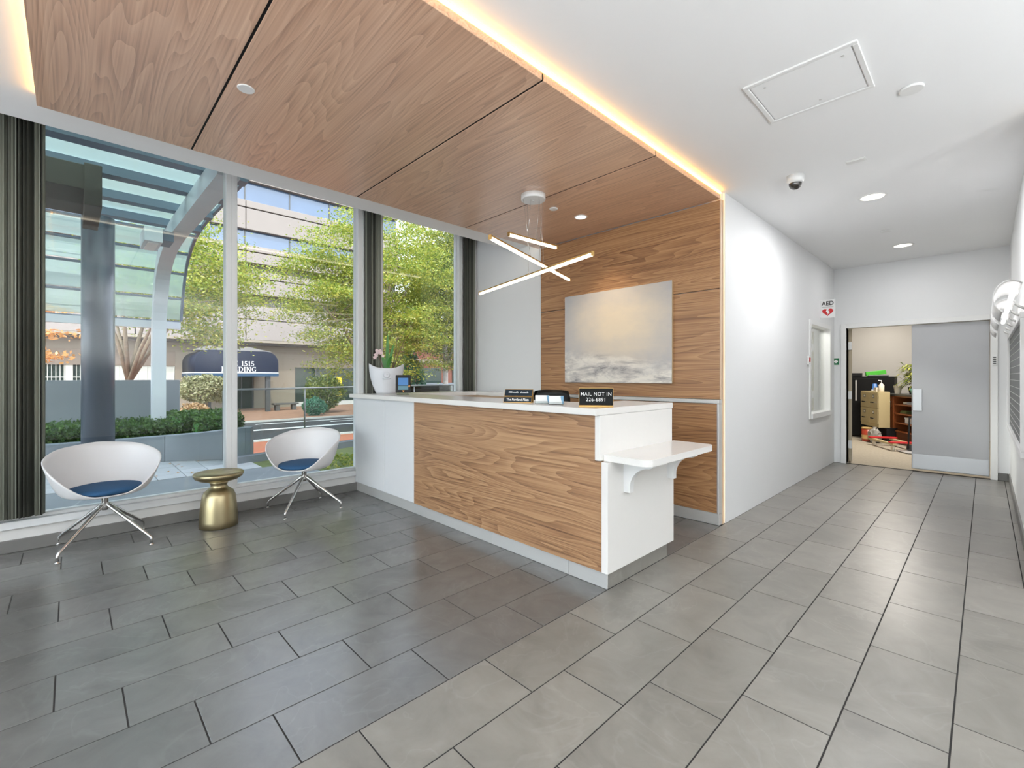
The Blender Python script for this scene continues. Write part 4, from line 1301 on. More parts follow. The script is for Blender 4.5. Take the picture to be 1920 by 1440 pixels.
MB().bbox(-0.95, 0.95, -0.15, 0.25, 0.04, 1.30, 0.005).obj('body', M['signblack'], bp_)
for x in (-0.48, 0.0, 0.48):
    MB().bbox(x - 0.45 + 0.24, x + 0.20, -0.165, -0.15, 0.06, 1.26, 0.003, 1).obj('door', M['signblack'], bp_)
MB().box(0.30, 0.325, -0.185, -0.165, 0.78, 1.22).obj('pull', M['steel'], bp_)
pf = thing('black_plinth', 'low black plinth under the tan filing cabinet', 'plinth', (-1.58, 11.70, 0), eang)
MB().bbox(-0.62, 0.38, 0.06, 0.22, 0.0, 0.28, 0.004).obj('body', M['black'], pf)
MB().bbox(-0.62, 0.38, 0.03, 0.24, 0.28, 0.30, 0.003).obj('top', M['black'], pf)
fc = thing('filing_cabinet', 'tan steel filing cabinet with four drawers in the store room', 'cabinet', (-1.645, 11.66, 0.30), eang)
MB().bbox(-0.365, 0.365, 0.012, 0.20, 0.0, 0.70, 0.004).obj('body', M['tan'], fc)
for i in range(2):
    for j in range(2):
        x0 = -0.355 + i * 0.358; z0 = 0.065 + j * 0.315
        d_ = MB().bbox(x0, x0 + 0.350, 0.0, 0.012, z0, z0 + 0.305, 0.003, 1).obj('drawer', M['tan'], fc)
        MB().box(x0 + 0.14, x0 + 0.21, -0.006, 0.0, z0 + 0.195, z0 + 0.255).obj('label_frame', M['darkmetal'], d_)
        MB().box(x0 + 0.152, x0 + 0.198, -0.008, -0.006, z0 + 0.207, z0 + 0.243).obj('label_card', M['cream'], d_)
        MB().bbox(x0 + 0.10, x0 + 0.25, -0.026, 0.0, z0 + 0.095, z0 + 0.115, 0.003, 1).obj('handle', M['chrome'], d_)
su = thing('shelf_unit', 'cherry brown shelf unit with dark top in the store room', 'shelf', (-1.13, 11.33, 0.0), eang)
MB().bbox(-0.62, 0.75, -0.02, 0.46, 0.93, 0.965, 0.003).obj('top', M['darktop'], su)
MB().box(-0.60, 0.74, 0.42, 0.44, 0.24, 0.93).obj('back_panel', M['black'], su)
for x in (-0.60, -0.22, 0.72):
    MB().box(x, x + 0.025, 0.0, 0.42, 0.0, 0.93).obj('side_panel', M['cherry'], su)
for z in (0.24, 0.40, 0.575, 0.75, 0.905):
    MB().box(-0.195, 0.72, 0.0, 0.42, z, z + 0.022).obj('shelf_board', M['cherry'], su)
MB().bbox(-0.575, -0.22, -0.012, 0.006, 0.24, 0.92, 0.003, 1).obj('door', M['cherry'], su)
MB().box(-0.48, -0.30, -0.016, -0.012, 0.68, 0.82).obj('window', M['black'], su)
MB().tube([(-0.27, -0.012, 0.70), (-0.27, -0.04, 0.71), (-0.27, -0.04, 0.80), (-0.27, -0.012, 0.81)], 0.008, 8).obj('handle', M['chrome'], su)


def local(o, x, y, z):
    a = o.rotation_euler.z
    return (o.location.x + x * math.cos(a) - y * math.sin(a), o.location.y + x * math.sin(a) + y * math.cos(a), o.location.z + z)


def simple(name, label, cat, loc, rz, parts, group=None):
    t = thing(name, label, cat, loc, rz, group)
    for nm, mb, mt in parts:
        mb.obj(nm, mt, t)
    return t


# things on the shelves
simple('paper_box', 'white paper box on a low shelf of the cherry unit', 'box', local(su, 0.14, 0.12, 0.422), eang, [('body', MB().bbox(-0.10, 0.10, -0.06, 0.10, 0, 0.085, 0.003), M['paper']), ('lid', MB().bbox(-0.105, 0.105, -0.065, 0.105, 0.085, 0.105, 0.003), M['paper'])])
simple('tape_roll', 'pale tape roll on the upper shelf of the cherry unit', 'tape', local(su, 0.02, 0.10, 0.772), eang, [('roll', MB().lathe([(0.03, 0), (0.055, 0), (0.055, 0.045), (0.03, 0.045)], 20), M['cream'])])
simple('small_tray', 'grey tray on the upper shelf beside the tape roll', 'tray', local(su, 0.20, 0.10, 0.772), eang, [('tray', MB().bbox(-0.08, 0.08, -0.05, 0.05, 0, 0.012, 0.003).bbox(-0.08, -0.074, -0.05, 0.05, 0.012, 0.05, 0.002).bbox(0.074, 0.08, -0.05, 0.05, 0.012, 0.05, 0.002), M['paper'])])
simple('folded_cloth', 'olive folded cloth on the middle shelf of the cherry unit', 'cloth', local(su, 0.02, 0.10, 0.597), eang, [('cloth', MB().bbox(-0.12, 0.10, -0.06, 0.08, 0, 0.03, 0.012, 3).bbox(-0.10, 0.08, -0.05, 0.07, 0.03, 0.055, 0.012, 3), M['moss'])])
simple('flower_pot', 'green glazed pot on the dark top of the cherry unit', 'pot', local(su, 0.30, 0.12, 0.965), 0, [('body', MB().lathe([(0.06, 0), (0.085, 0.03), (0.09, 0.11), (0.08, 0.115), (0.078, 0.10), (0.02, 0.10)], 24), M['greenpot'])])
simple('white_cup', 'large white paper cup on top of the filing cabinet', 'cup', local(su, -0.42, 0.16, 0.965), 0, [('cup', MB().lathe([(0.048, 0), (0.068, 0.15), (0.072, 0.155), (0.066, 0.155), (0.046, 0.01), (0.002, 0.008)], 24, caps=False), M['cream'])])
simple('blue_cup', 'stack of blue plastic cups on top of the filing cabinet', 'cup', local(fc, -0.02, 0.11, 0.70), 0, [('cup', MB().lathe([(0.05, 0), (0.05, 0.04), (0.046, 0.042), (0.036, 0.15), (0.03, 0.155)], 20), M['bluecup']), ('rim', MB().lathe([(0.056, 0.0), (0.056, 0.035)], 20), M['paper'])])
simple('soap_bottle', 'white pump bottle on top of the filing cabinet', 'bottle', local(fc, 0.22, 0.12, 0.70), 0, [('body', MB().lathe([(0.04, 0), (0.045, 0.01), (0.045, 0.13), (0.02, 0.16), (0.016, 0.17)], 20), M['cream']), ('pump', MB().tube([(0, 0, 0.17), (0, 0, 0.215), (-0.05, 0, 0.222)], 0.009, 8), M['paper'])])
simple('cardboard_box', 'small tan carton beside the pump bottle on the filing cabinet', 'box', local(fc, 0.10, 0.10, 0.70), eang, [('body', MB().bbox(-0.05, 0.05, -0.04, 0.04, 0, 0.075, 0.003), M['cream']), ('flap', MB().bbox(-0.05, 0.05, -0.045, 0.02, 0.075, 0.079, 0.001, 1), M['tan'])])
simple('green_box', 'bright green carton lying tilted on top of the black cabinet', 'box', (-1.62, 12.35, 1.30), R(15), [('body', MB().bbox(-0.17, 0.17, -0.07, 0.07, 0.03, 0.12, 0.006).xform(Matrix.Rotation(R(-8), 4, 'Y')), M['lime']), ('underlay', MB().bbox(-0.15, 0.2, -0.09, 0.06, 0.0, 0.035, 0.012, 3), M['darkmetal'])])
simple('black_case', 'flat black case lying on top of the black cabinet', 'case', (-2.02, 12.35, 1.30), R(4), [('body', MB().bbox(-0.17, 0.16, -0.08, 0.08, 0, 0.055, 0.01), M['black']), ('lid', MB().bbox(-0.172, 0.162, -0.082, 0.082, 0.055, 0.075, 0.006), M['black'])])
simple('paper_stack', 'white papers piled at the end of the black cabinet top', 'papers', (-2.30, 12.35, 1.30), R(-6), [('sheets', MB().bbox(-0.10, 0.09, -0.08, 0.08, 0, 0.012, 0.001).bbox(-0.09, 0.10, -0.075, 0.085, 0.012, 0.026, 0.001), M['paper'])])
simple('popcorn_tin', 'red and gold printed tin on the store room carpet', 'tin', local(pf, 0.10, -0.14, 0), 0, [('body', MB().lathe([(0.095, 0), (0.097, 0.01), (0.097, 0.25)], 28), M['tinred']), ('lid', MB().lathe([(0.10, 0.25), (0.10, 0.275), (0.09, 0.28)], 28), M['tingold']), ('print', MB().lathe([(0.098, 0.05), (0.0985, 0.13)], 28, caps=False), M['tingold'])])
random.seed(4)
bm = bmesh.new()
bmesh.ops.create_icosphere(bm, subdivisions=3, radius=0.15)
for v in bm.verts:
    n_ = random.uniform(0.86, 1.08)
    v.co = Vector((v.co.x * n_ * 0.95, v.co.y * n_ * 0.7, max(0.0, 0.14 + v.co.z * n_ * 1.0)))
simple('plastic_bag', 'crumpled grey plastic bag beside the printed tin', 'bag', local(pf, 0.34, -0.12, 0), eang, [('body', MB().take(bm, False), M['bag']), ('knot', MB().lathe([(0.03, 0.24), (0.015, 0.27), (0.035, 0.31)], 10), M['bag'])])
dly = thing('dolly', 'red topped flat dolly with wheels in front of the shelf unit', 'dolly', local(su, 0.50, -0.34, 0), eang)
for yy in (-0.19, 0.13):
    MB().bbox(-0.42, 0.42, yy, yy + 0.06, 0.10, 0.135, 0.006).obj('rail', M['tan'], dly)
for xx in (-0.40, 0.32):
    MB().bbox(xx, xx + 0.09, -0.22, 0.22, 0.135, 0.165, 0.01).obj('cross_pad', M['red'], dly)
for xx in (-0.33, 0.33):
    for yy in (-0.15, 0.15):
        MB().lathe([(0.042, -0.016), (0.046, -0.01), (0.046, 0.01), (0.042, 0.016)], 18).xform(Matrix.Translation((xx, yy, 0.0465)) @ Matrix.Rotation(R(90), 4, 'X')).obj('wheel', M['cream'], dly)
ht = thing('hand_truck', 'black folded hand truck standing near the shelf unit', 'hand truck', local(su, 1.02, -0.30, 0), eang)
MB().tube([(-0.12, 0, 0.05), (-0.12, 0.02, 0.60), (0.12, 0.02, 0.60), (0.12, 0, 0.05)], 0.014, 8).obj('frame', M['black'], ht)
MB().bbox(-0.17, 0.17, -0.16, 0.01, 0.012, 0.024, 0.003, 1).obj('toe_plate', M['steel'], ht)
for xx in (-0.15, 0.15):
    MB().lathe([(0.055, -0.016), (0.06, -0.01), (0.06, 0.01), (0.055, 0.016)], 18).xform(Matrix.Translation((xx, 0.05, 0.061)) @ Matrix.Rotation(R(90), 4, 'Y')).obj('wheel', M['darkmetal'], ht)
# bushy plant
random.seed(21)
pl_loc = local(su, -0.12, 0.30, 0.965)
plant = thing('potted_palm', 'bushy green bamboo palm on the cherry shelf unit', 'plant', pl_loc)
MB().lathe([(0.08, 0), (0.11, 0.12), (0.105, 0.13), (0.02, 0.12)], 20).obj('pot', M['black'], plant)
lf = MB()
for k in range(420):
    a = random.uniform(0, 2 * PI); h_ = random.uniform(0.16, 0.56); r0 = random.uniform(0.0, 0.18)
    b_ = Vector((r0 * math.cos(a), r0 * math.sin(a), h_))
    d_ = Vector((math.cos(a), math.sin(a), random.uniform(-0.5, 0.6))).normalized()
    ln = random.uniform(0.12, 0.22)
    s_ = d_.cross(Vector((0, 0, 1))).normalized() * 0.016
    m_ = b_ + d_ * ln * 0.5 + Vector((0, 0, 0.02))
    lf.add([b_, m_ - s_, b_ + d_ * ln - Vector((0, 0, 0.03)), m_ + s_], [(0, 1, 2, 3)])
lf.obj('foliage', M['leaf_palm'], plant, kind='stuff')
for k in range(7):
    a = 2 * PI * k / 7
    MB().tube([(0.03 * math.cos(a), 0.03 * math.sin(a), 0.12), (0.05 * math.cos(a), 0.05 * math.sin(a), 0.35), (0.12 * math.cos(a), 0.12 * math.sin(a), 0.52)], [0.007, 0.006, 0.003], 6).obj('stem', M['drystem'], plant)

# ================================================================== outdoors: ground
struct(MB().box(-7.25, -5.2, -14, 30, -0.3, -0.012), 'path', M['concslab'], 'dark grey concrete strip outside the windows', 'paving')
ter = struct(MB().box(-9.6, -7.25, -14, 2.0, -0.3, -0.03), 'terrace', M['concslab'], 'pale paver terrace outside below the curved canopy', 'paving')
pm = MB().bbox(-0.147, 0.147, -0.147, 0.147, -0.03, 0.0, 0.004, 1).mesh('paver', M['paver'])
for i in range(7):
    for j in range(15):
        x = -7.40 - i * 0.3; y = 1.84 - j * 0.3
        o = bpy.data.objects.new('paver', pm); col.objects.link(o); o.parent = ter
        o.location = (x, y, -0.004 + random.uniform(-0.002, 0.002))
struct(MB().box(-8.6, -7.25, 2.0, 30, -0.3, -0.02), 'bed', M['moss'], 'mossy ground outside the window behind the right chair', 'ground')
cw = MB()
cw.prism([(-7.74, 1.80), (-7.90, 1.76), (-9.05, 6.0), (-11.2, 14.0), (-11.0, 14.05), (-8.86, 6.05)], -0.3, 0.09, 'z')
struct(cw, 'kerb_wall', M['planter'], 'low dark kerb wall under the glass guard rail', 'kerb')
struct(MB().box(-15.9, -8.0, -30, 45, -0.95, -0.75), 'sidewalk', M['brickpave'], 'red brick pavement on the near side of the street', 'pavement')
st = struct(MB().box(-24.0, -15.9, -60, 70, -1.10, -0.87), 'street', M['asphalt'], 'grey asphalt street in front of the far building', 'street')
for (x0, x1, y0, y1) in ((-17.35, -17.2, -60, 70), (-20.6, -20.2, -60, 70), (-23.0, -22.8, 6, 16), (-22.0, -21.8, 9.0, 20)):  # the short strips are sunlight patches laid on the asphalt as pale paint
    MB().box(x0, x1, y0, y1, -0.87, -0.864).obj('road_line_and_sun_patch', M['roadpaint_sunpatch'], st)
struct(MB().box(-16.05, -15.85, -60, 70, -1.0, -0.73), 'kerb_near', M['kerb'], 'concrete kerb between brick pavement and street', 'kerb')
struct(MB().box(-24.2, -23.95, -60, 70, -1.0, -0.80), 'kerb_far', M['kerb'], 'pale kerb on the far side of the street', 'kerb')
struct(MB().box(-36.0, -24.2, -60, 70, -1.05, -0.85), 'sidewalk_far', M['leafpave'], 'leaf strewn brick pavement before the far building', 'pavement')
struct(MB().box(-120, -36.0, -90, 140, -1.2, -0.9), 'ground', M['concslab'], 'grey ground beyond the far building', 'ground')
# unseen upper part of our own building, shaped to set shade outside
struct(MB().box(-5.3, 3.4, LY0 - 0.2, 13.4, 3.46, 4.3).box(-3.2, 3.4, LY0 - 0.2, 13.4, 4.3, 5.6).box(-5.3, -5.12, 4.165, 13.4, 0, 3.46), 'wall_upper', M['facade2'], 'unseen upper part of the lobby building, shaped to shade the terrace', 'wall')

# fallen leaves on the pavers
random.seed(8)
fl_ = MB()
for k in range(46):
    x = random.uniform(-9.0, -7.3); y = random.uniform(-0.6, 1.8); a = random.uniform(0, 6.28); s_ = random.uniform(0.02, 0.045)
    fl_.add([(x + s_ * math.cos(a), y + s_ * math.sin(a), 0.006), (x - s_ * 0.5 * math.sin(a), y + s_ * 0.5 * math.cos(a), 0.012), (x - s_ * math.cos(a), y - s_ * math.sin(a), 0.006), (x + s_ * 0.5 * math.sin(a), y - s_ * 0.5 * math.cos(a), 0.010)], [(0, 1, 2, 3)])
tag(fl_.obj('fallen_leaves', M['leaf_orange']), 'yellow fallen leaves scattered over the pale pavers', 'leaves', kind='stuff')

# planter wall, curved in plan
pw = thing('planter_wall', 'curved low blue grey concrete planter wall outside the left window', 'planter', (-8.9, 0.5, 0))
pp = [(-8.75, -3.2, 0.36), (-8.86, -1.6, 0.36), (-8.90, -0.2, 0.36), (-8.90, 0.45, 0.36), (-8.72, 1.03, 0.385), (-8.46, 1.42, 0.42), (-8.22, 1.74, 0.465), (-8.02, 1.95, 0.50)]
secs = [(0, 4), (4, 7)]
for a0, a1 in secs:
    mb = MB()
    vs = []
    for (x, y, z) in pp[a0:a1 + 1]:
        vs += [(x, y, 0.0), (x, y, z), (x - 0.22, y + 0.10, z), (x - 0.22, y + 0.10, 0.0)]
    fs = []
    for k in range(a1 - a0):
        for q in range(4):
            fs.append((k * 4 + q, k * 4 + (q + 1) % 4, (k + 1) * 4 + (q + 1) % 4, (k + 1) * 4 + q))
    fs += [(0, 1, 2, 3), tuple(4 * (a1 - a0) + q for q in (3, 2, 1, 0))]
    if a0: vs = [(p[0] + 0.0, p[1] + 0.006, p[2]) for p in vs]
    mb.add(vs, fs)
    mb.obj('wall_section', M['planter'], pw, world=True)
MB().prism([(-8.22, 2.05), (-8.02, 1.96), (-7.97, 2.02), (-8.20, 2.12)], -0.3, 0.50, 'z').obj('end_block', M['planter'], pw, world=True)
struct(MB().prism([(-9.1, -3.2), (-9.1, 1.0), (-8.3, 2.0), (-10.9, 2.4), (-11.6, -3.2)], -0.7, 0.26, 'z'), 'planter_soil', M['soil'], 'dark soil in the planter under the hedge', 'ground')


def leaf_cloud(boxes, n, size, seed, jit=0.02):
    """leaf quads on the surface of boxes (x0,x1,y0,y1,z0,z1)"""
    rs = np.random.RandomState(seed)
    V = []
    tot = sum((b[1] - b[0]) * (b[3] - b[2]) + (b[3] - b[2]) * (b[5] - b[4]) for b in boxes)
    for b in boxes:
        k = int(n * ((b[1] - b[0]) * (b[3] - b[2]) + (b[3] - b[2]) * (b[5] - b[4])) / tot)
        c = rs.rand(k, 3) * np.array([b[1] - b[0], b[3] - b[2], b[5] - b[4]]) + np.array([b[0], b[2], b[4]])
        fsel = rs.rand(k)
        c[fsel < 0.45, 2] = b[5] + rs.randn((fsel < 0.45).sum()) * jit
        s2 = (fsel >= 0.45) & (fsel < 0.85)
        c[s2, 0] = b[1] + rs.randn(s2.sum()) * jit
        V.append(c)
    return quads_at(np.concatenate(V), size, rs)


def quads_at(C, size, rs, flat=0.0):
    n = len(C)
    d = rs.randn(n, 3)
    d[:, 2] *= (1 - flat)
    d /= np.linalg.norm(d, axis=1)[:, None] + 1e-9
    e = rs.randn(n, 3)
    e[:, 2] *= (1 - flat)
    e -= d * (e * d).sum(1)[:, None]
    e /= np.linalg.norm(e, axis=1)[:, None] + 1e-9
    s = (size * rs.uniform(0.6, 1.25, n))[:, None]
    A = C + d * s; B = C + e * s * 0.55; Cc = C - d * s; D = C - e * s * 0.55
    return np.stack([A, B, Cc, D], 1).reshape(-1, 3)


def quad_obj(name, V, mat, parent=None, off=(0, 0, 0), kind='stuff'):
    V = V - np.array(off)
    n = len(V) // 4
    me = bpy.data.meshes.new(name)
    me.vertices.add(len(V)); me.vertices.foreach_set('co', V.astype(np.float32).ravel())
    me.loops.add(4 * n); me.loops.foreach_set('vertex_index', np.arange(4 * n, dtype=np.int32))
    me.polygons.add(n)
    me.polygons.foreach_set('loop_start', np.arange(0, 4 * n, 4, dtype=np.int32))
    me.polygons.foreach_set('loop_total', np.full(n, 4, dtype=np.int32))
    me.update(calc_edges=True); me.validate()
    me.materials.append(mat)
    o = bpy.data.objects.new(name, me); col.objects.link(o)
    if parent: o.parent = parent
    if kind: o['kind'] = kind
    return o


hd = thing('hedge', 'clipped dark green hedge in the planter outside', 'hedge', (-9.8, 0.8, 0.26))
hb = [(-10.9, -9.2, -3.2, 1.30, 0.26, 0.50), (-11.0, -9.3, 1.30, 2.25, 0.26, 0.60), (-9.3, -8.75, 1.45, 1.95, 0.26, 0.58)]
mbh = MB()
for b in hb:
    mbh.box(b[0] + 0.05, b[1] - 0.05, b[2] + 0.03, b[3] - 0.03, b[4], b[5] - 0.05)
mbh.obj('core', M['leafgreen'], hd, world=True, kind='stuff')
quad_obj('foliage', leaf_cloud(hb, 30000, 0.028, 5, 0.03), M['leaf_dark'], hd, hd.location)
# grey sign panel behind hedge
sg = thing('sign_wall', 'plain grey free standing panel rising behind the hedge', 'panel', (-11.0, 0.0, 0.2))
MB().bbox(-11.08, -11.0, -3.0, 1.54, 0.40, 1.235, 0.004).obj('panel', M['signpanel'], sg, world=True)
MB().box(-11.07, -11.01, -2.5, -2.4, -0.7, 0.40).box(-11.07, -11.01, 1.2, 1.3, -0.7, 0.40).obj('post', M['signpanel'], sg, world=True)

# low plants in the mossy bed
random.seed(31)
rs_ = np.random.RandomState(3)
gp = thing('ground_cover', 'small bright green plants in the mossy bed below the window', 'plant', (-6.6, 3.0, 0))
cc = np.stack([rs_.uniform(-7.25, -6.35, 900), rs_.uniform(2.55, 3.9, 900), np.abs(rs_.randn(900)) * 0.03 + 0.005], 1)
quad_obj('foliage', quads_at(cc, 0.03, rs_, 0.5), M['leaf_bright'], gp, gp.location)
struct(MB().box(-7.25, -6.2, 2.5, 8, -0.012, -0.004), 'moss_patch', M['moss'], 'green moss over the concrete strip', 'ground')

# ================================================================== curved glass canopy
RY = 1.15
rib_pts = [(-10.49, 0.26), (-10.49, 1.0), (-10.48, 1.6), (-10.42, 2.33), (-10.15, 2.87), (-9.82, 3.21), (-9.23, 3.42), (-8.40, 3.49), (-7.5, 3.476), (-6.44, 3.46), (-5.735, 3.44), (-5.32, 3.43)]
can = thing('glass_canopy', 'curved green glass canopy with pale steel rib outside the left window', 'canopy', (-10.5, 0.3, 0.26))


def off_curve(pts, d):
    out = []
    for k, (x, z) in enumerate(pts):
        a = pts[max(k - 1, 0)]; b = pts[min(k + 1, len(pts) - 1)]
        t = Vector((b[0] - a[0], b[1] - a[1])).normalized()
        out.append((x - t.y * d, z + t.x * d))
    return out


def smooth_curve(pts, n=4):
    out = []
    for k in range(len(pts) - 1):
        p0 = Vector(pts[max(k - 1, 0)]); p1 = Vector(pts[k]); p2 = Vector(pts[k + 1]); p3 = Vector(pts[min(k + 2, len(pts) - 1)])
        for q in range(n):
            t = q / n
            v = 0.5 * ((2 * p1) + (p2 - p0) * t + (2 * p0 - 5 * p1 + 4 * p2 - p3) * t * t + (3 * p1 - p0 - 3 * p2 + p3) * t ** 3)
            out.append((v.x, v.y))
    out.append(tuple(pts[-1]))
    return out


rp_ = smooth_curve(rib_pts, 4)


def rib(y, nm='rib'):
    o_ = off_curve(rp_, 0.11); i_ = off_curve(rp_, -0.11)
    vs, fs = [], []
    for (a, b) in zip(o_, i_):
        vs += [(a[0], y - 0.10, a[1]), (a[0], y + 0.10, a[1]), (b[0], y + 0.10, b[1]), (b[0], y - 0.10, b[1])]
    for k in range(len(o_) - 1):
        for q in range(4):
            fs.append((k * 4 + q, k * 4 + (q + 1) % 4, (k + 1) * 4 + (q + 1) % 4, (k + 1) * 4 + q))
    fs += [(0, 1, 2, 3), tuple(4 * (len(o_) - 1) + q for q in (3, 2, 1, 0))]
    return MB().add(vs, fs).obj(nm, M['ribsteel'], can, world=True)


rib(RY)
rib(-3.2)
gl_ = off_curve(rp_, 0.24)
# length along the glass curve
acc = [0.0]
for a, b in zip(gl_, gl_[1:]):
    acc.append(acc[-1] + math.hypot(b[0] - a[0], b[1] - a[1]))


def at_len(s, curve=gl_):
    for k in range(len(acc) - 1):
        if acc[k + 1] >= s:
            t = (s - acc[k]) / (acc[k + 1] - acc[k])
            return (curve[k][0] + (curve[k + 1][0] - curve[k][0]) * t, curve[k][1] + (curve[k + 1][1] - curve[k][1]) * t)
    return curve[-1]


s_start = 2.10
stops = [s_start, 2.55, 3.06, 3.55, 4.20, 4.64, 5.45, 6.40, 7.30, acc[-1]]
stops = [s for s in stops if s < acc[-1] - 0.15] + [acc[-1]]
for k in range(len(stops) - 1):
    sub = [at_len(stops[k] + 0.02 + (stops[k + 1] - stops[k] - 0.04) * q / 3) for q in range(4)]
    o2 = [(p[0] - 0.004, p[1] + 0.010) for p in sub][::-1]
    MB().prism(sub + o2, -3.6, 1.49, 'y').obj('glass_pane', M['canopyglass'], can, world=True)
for k, s in enumerate(stops[:-1]):
    x, z = at_len(s)
    big = k >= 5
    h_ = 0.10 if big else 0.028
    wd_ = 0.085 if big else 0.03
    MB().box(x - wd_, x + wd_, -3.6, 1.50, z - h_ - 0.012, z - 0.006).obj('purlin', M['canopysteel'], can, world=True)
# lower rails and right end frame
x, z = at_len(s_start)
MB().box(x - 0.05, x + 0.05, -3.6, 1.50, z - 0.16, z - 0.03).obj('rail', M['ribsteel'], can, world=True)
ex = [at_len(s_start + (acc[-1] - s_start) * q / 26) for q in range(27)]
ei = off_curve(ex, -0.05)
MB().prism(ex + ei[::-1], 1.49, 1.53, 'y').obj('end_frame', M['canopysteel'], can, world=True)
# outrigger box beam, its lit underside painted as a white plate, dark roof beams
MB().bbox(-8.55, -7.95, 0.72, 0.92, 3.16, 3.36, 0.006).obj('box_beam', M['ribsteel'], can, world=True)
MB().bbox(-8.45, -8.05, 0.92, 1.06, 3.22, 3.36, 0.006).obj('box_beam', M['canopysteel'], can, world=True)
MB().box(-8.5, -8.0, 0.76, 0.88, 3.145, 3.16).obj('lens_and_lit_underside', M['letters'], can, world=True)
cm = thing('round_column', 'thick round blue grey steel column outside the left window', 'column', (-8.0, 0.255, 0))
MB().lathe([(0.165, 0.0), (0.165, 3.36)], 40).obj('shaft', M['columnsteel'], cm)
MB().lathe([(0.20, 0.0), (0.20, 0.02)], 40).obj('base_plate', M['canopysteel'], cm)
db = thing('roof_beam', 'dark brown boxed beam above the left end of the canopy', 'beam', (-7.0, -0.8, 3.2))
MB().bbox(-7.6, -6.55, -4.0, 0.20, 3.26, 3.52, 0.006).obj('beam', M['beamdark'], db, world=True)
MB().bbox(-7.62, -6.53, 0.10, 0.24, 3.10, 3.54, 0.006).obj('end_cap', M['beamdark'], db, world=True)

# ================================================================== glass guard rail on the kerb wall
gr = thing('glass_railing', 'frameless glass guard rail outside behind the right chair', 'railing', (-8.2, 3.5, 0.09))
d_ = Vector((-8.86 + 7.82, 6.0 - 1.80, 0)).normalized()
p0 = Vector((-7.83, 1.62, 0.09))
nn_ = Vector((d_.y, -d_.x, 0))
for k in range(11):
    a = p0 + d_ * (1.32 * k + 0.015); b = p0 + d_ * (1.32 * (k + 1) - 0.015)
    vs = []
    for q in (a, b):
        vs += [q - nn_ * 0.006, q + nn_ * 0.006]
    up_ = Vector((0, 0, 0.99))
    v8 = [vs[0], vs[1], vs[3], vs[2]]
    v8 = v8 + [v + up_ for v in v8]
    MB().add(v8, [(3, 2, 1, 0), (4, 5, 6, 7), (0, 1, 5, 4), (1, 2, 6, 5), (2, 3, 7, 6), (3, 0, 4, 7)]).obj('glass_panel', M['railglass'], gr, world=True)
    MB().tube([a - d_ * 0.015, a - d_ * 0.015 + Vector((0, 0, 1.0))], 0.011, 8).obj('post', M['railsteel'], gr, world=True)
MB().tube([p0 + Vector((0, 0, 1.01)), p0 + d_ * 1.32 * 11 + Vector((0, 0, 1.01))], 0.016, 10).obj('handrail', M['railsteel'], gr, world=True)

# ================================================================== far building
BX = -33.0
bld = thing('office_building', 'pale pink concrete office block with ribbon windows across the street', 'building', (BX - 4, 5, -0.9))
joints = [-19.4, -13.9, -8.4, -2.9, 2.6, 8.1, 13.6, 19.1]
rows = [(3.67, 4.97), (5.02, 5.9), (6.64, 7.66), (7.72, 8.17), (8.67, 9.35), (9.42, 9.79), (10.80, 12.15), (12.22, 12.66), (13.95, 15.2), (15.27, 15.8)]
MB().box(BX - 9, BX - 0.55, joints[0], joints[-1], 3.4, 17.0).obj('core', M['groove'], bld, world=True)
for (z0, z1) in rows:
    for a, b in zip(joints, joints[1:]):
        MB().bbox(BX - 0.55, BX, a + 0.02, b - 0.02, z0, z1, 0.02, 1).obj('concrete_panel', M['facade'], bld, world=True)
for (z0, z1) in ((9.79, 10.80), (12.66, 13.95)):
    for a, b in zip(joints, joints[1:]):
        for q in range(2):
            y0 = a + (b - a) * q / 2; y1 = a + (b - a) * (q + 1) / 2
            MB().box(BX - 0.40, BX - 0.34, y0 + 0.04, y1 - 0.04, z0, z1).obj('window_pane', M['ribbon'], bld, world=True)
            MB().box(BX - 0.41, BX - 0.30, y0 - 0.04, y0 + 0.04, z0, z1).obj('mullion', M['darkmetal'], bld, world=True)
GF = BX - 1.5
MB().box(GF - 0.5, BX, joints[0], joints[-1], 3.52, 3.67).obj('soffit', M['facade2'], bld, world=True)
MB().box(GF - 0.3, GF, joints[0], 4.6, 2.83, 3.52).obj('fascia', M['facade2'], bld, world=True)
MB().box(GF - 0.34, GF - 0.04, joints[0], 4.6, 1.95, 2.83).obj('fascia', M['facadebrown'], bld, world=True, label='dark brown fascia band')
MB().box(GF - 0.3, GF, 4.6, 7.5, -0.9, 3.52).obj('stucco_wall', M['facade2'], bld, world=True)
MB().box(GF - 0.3, GF, 8.95, 11.6, -0.9, 3.52).obj('stucco_wall', M['facade2'], bld, world=True)
MB().box(GF - 0.3, GF, 7.5, 8.95, 1.6, 3.52).obj('stucco_wall', M['facade2'], bld, world=True)
MB().box(GF - 0.3, GF, 11.6, joints[-1], 1.95, 3.52).obj('stucco_wall', M['facade2'], bld, world=True)
MB().box(GF - 0.3, GF + 0.15, 11.6, joints[-1], -0.9, -0.55).obj('plinth', M['kerb'], bld, world=True)
MB().box(GF - 0.02, GF + 0.03, 8.95, joints[-1], 2.9, 3.02).obj('band', M['facadebrown'], bld, world=True)
for k in range(5):
    y0 = 11.6 + k * 1.5
    MB().box(GF - 0.2, GF - 0.15, y0 + 0.05, y0 + 1.45, -0.55, 1.95).obj('window_pane', M['shopglass'], bld, world=True)
    MB().box(GF - 0.22, GF - 0.08, y0 - 0.05, y0 + 0.05, -0.55, 1.95).obj('mullion', M['darkmetal'], bld, world=True)
MB().box(GF - 0.2, GF - 0.15, 7.6, 8.85, -0.85, 1.6).obj('entrance_door', M['shopglass'], bld, world=True, label='dark glass entrance door under the awning')
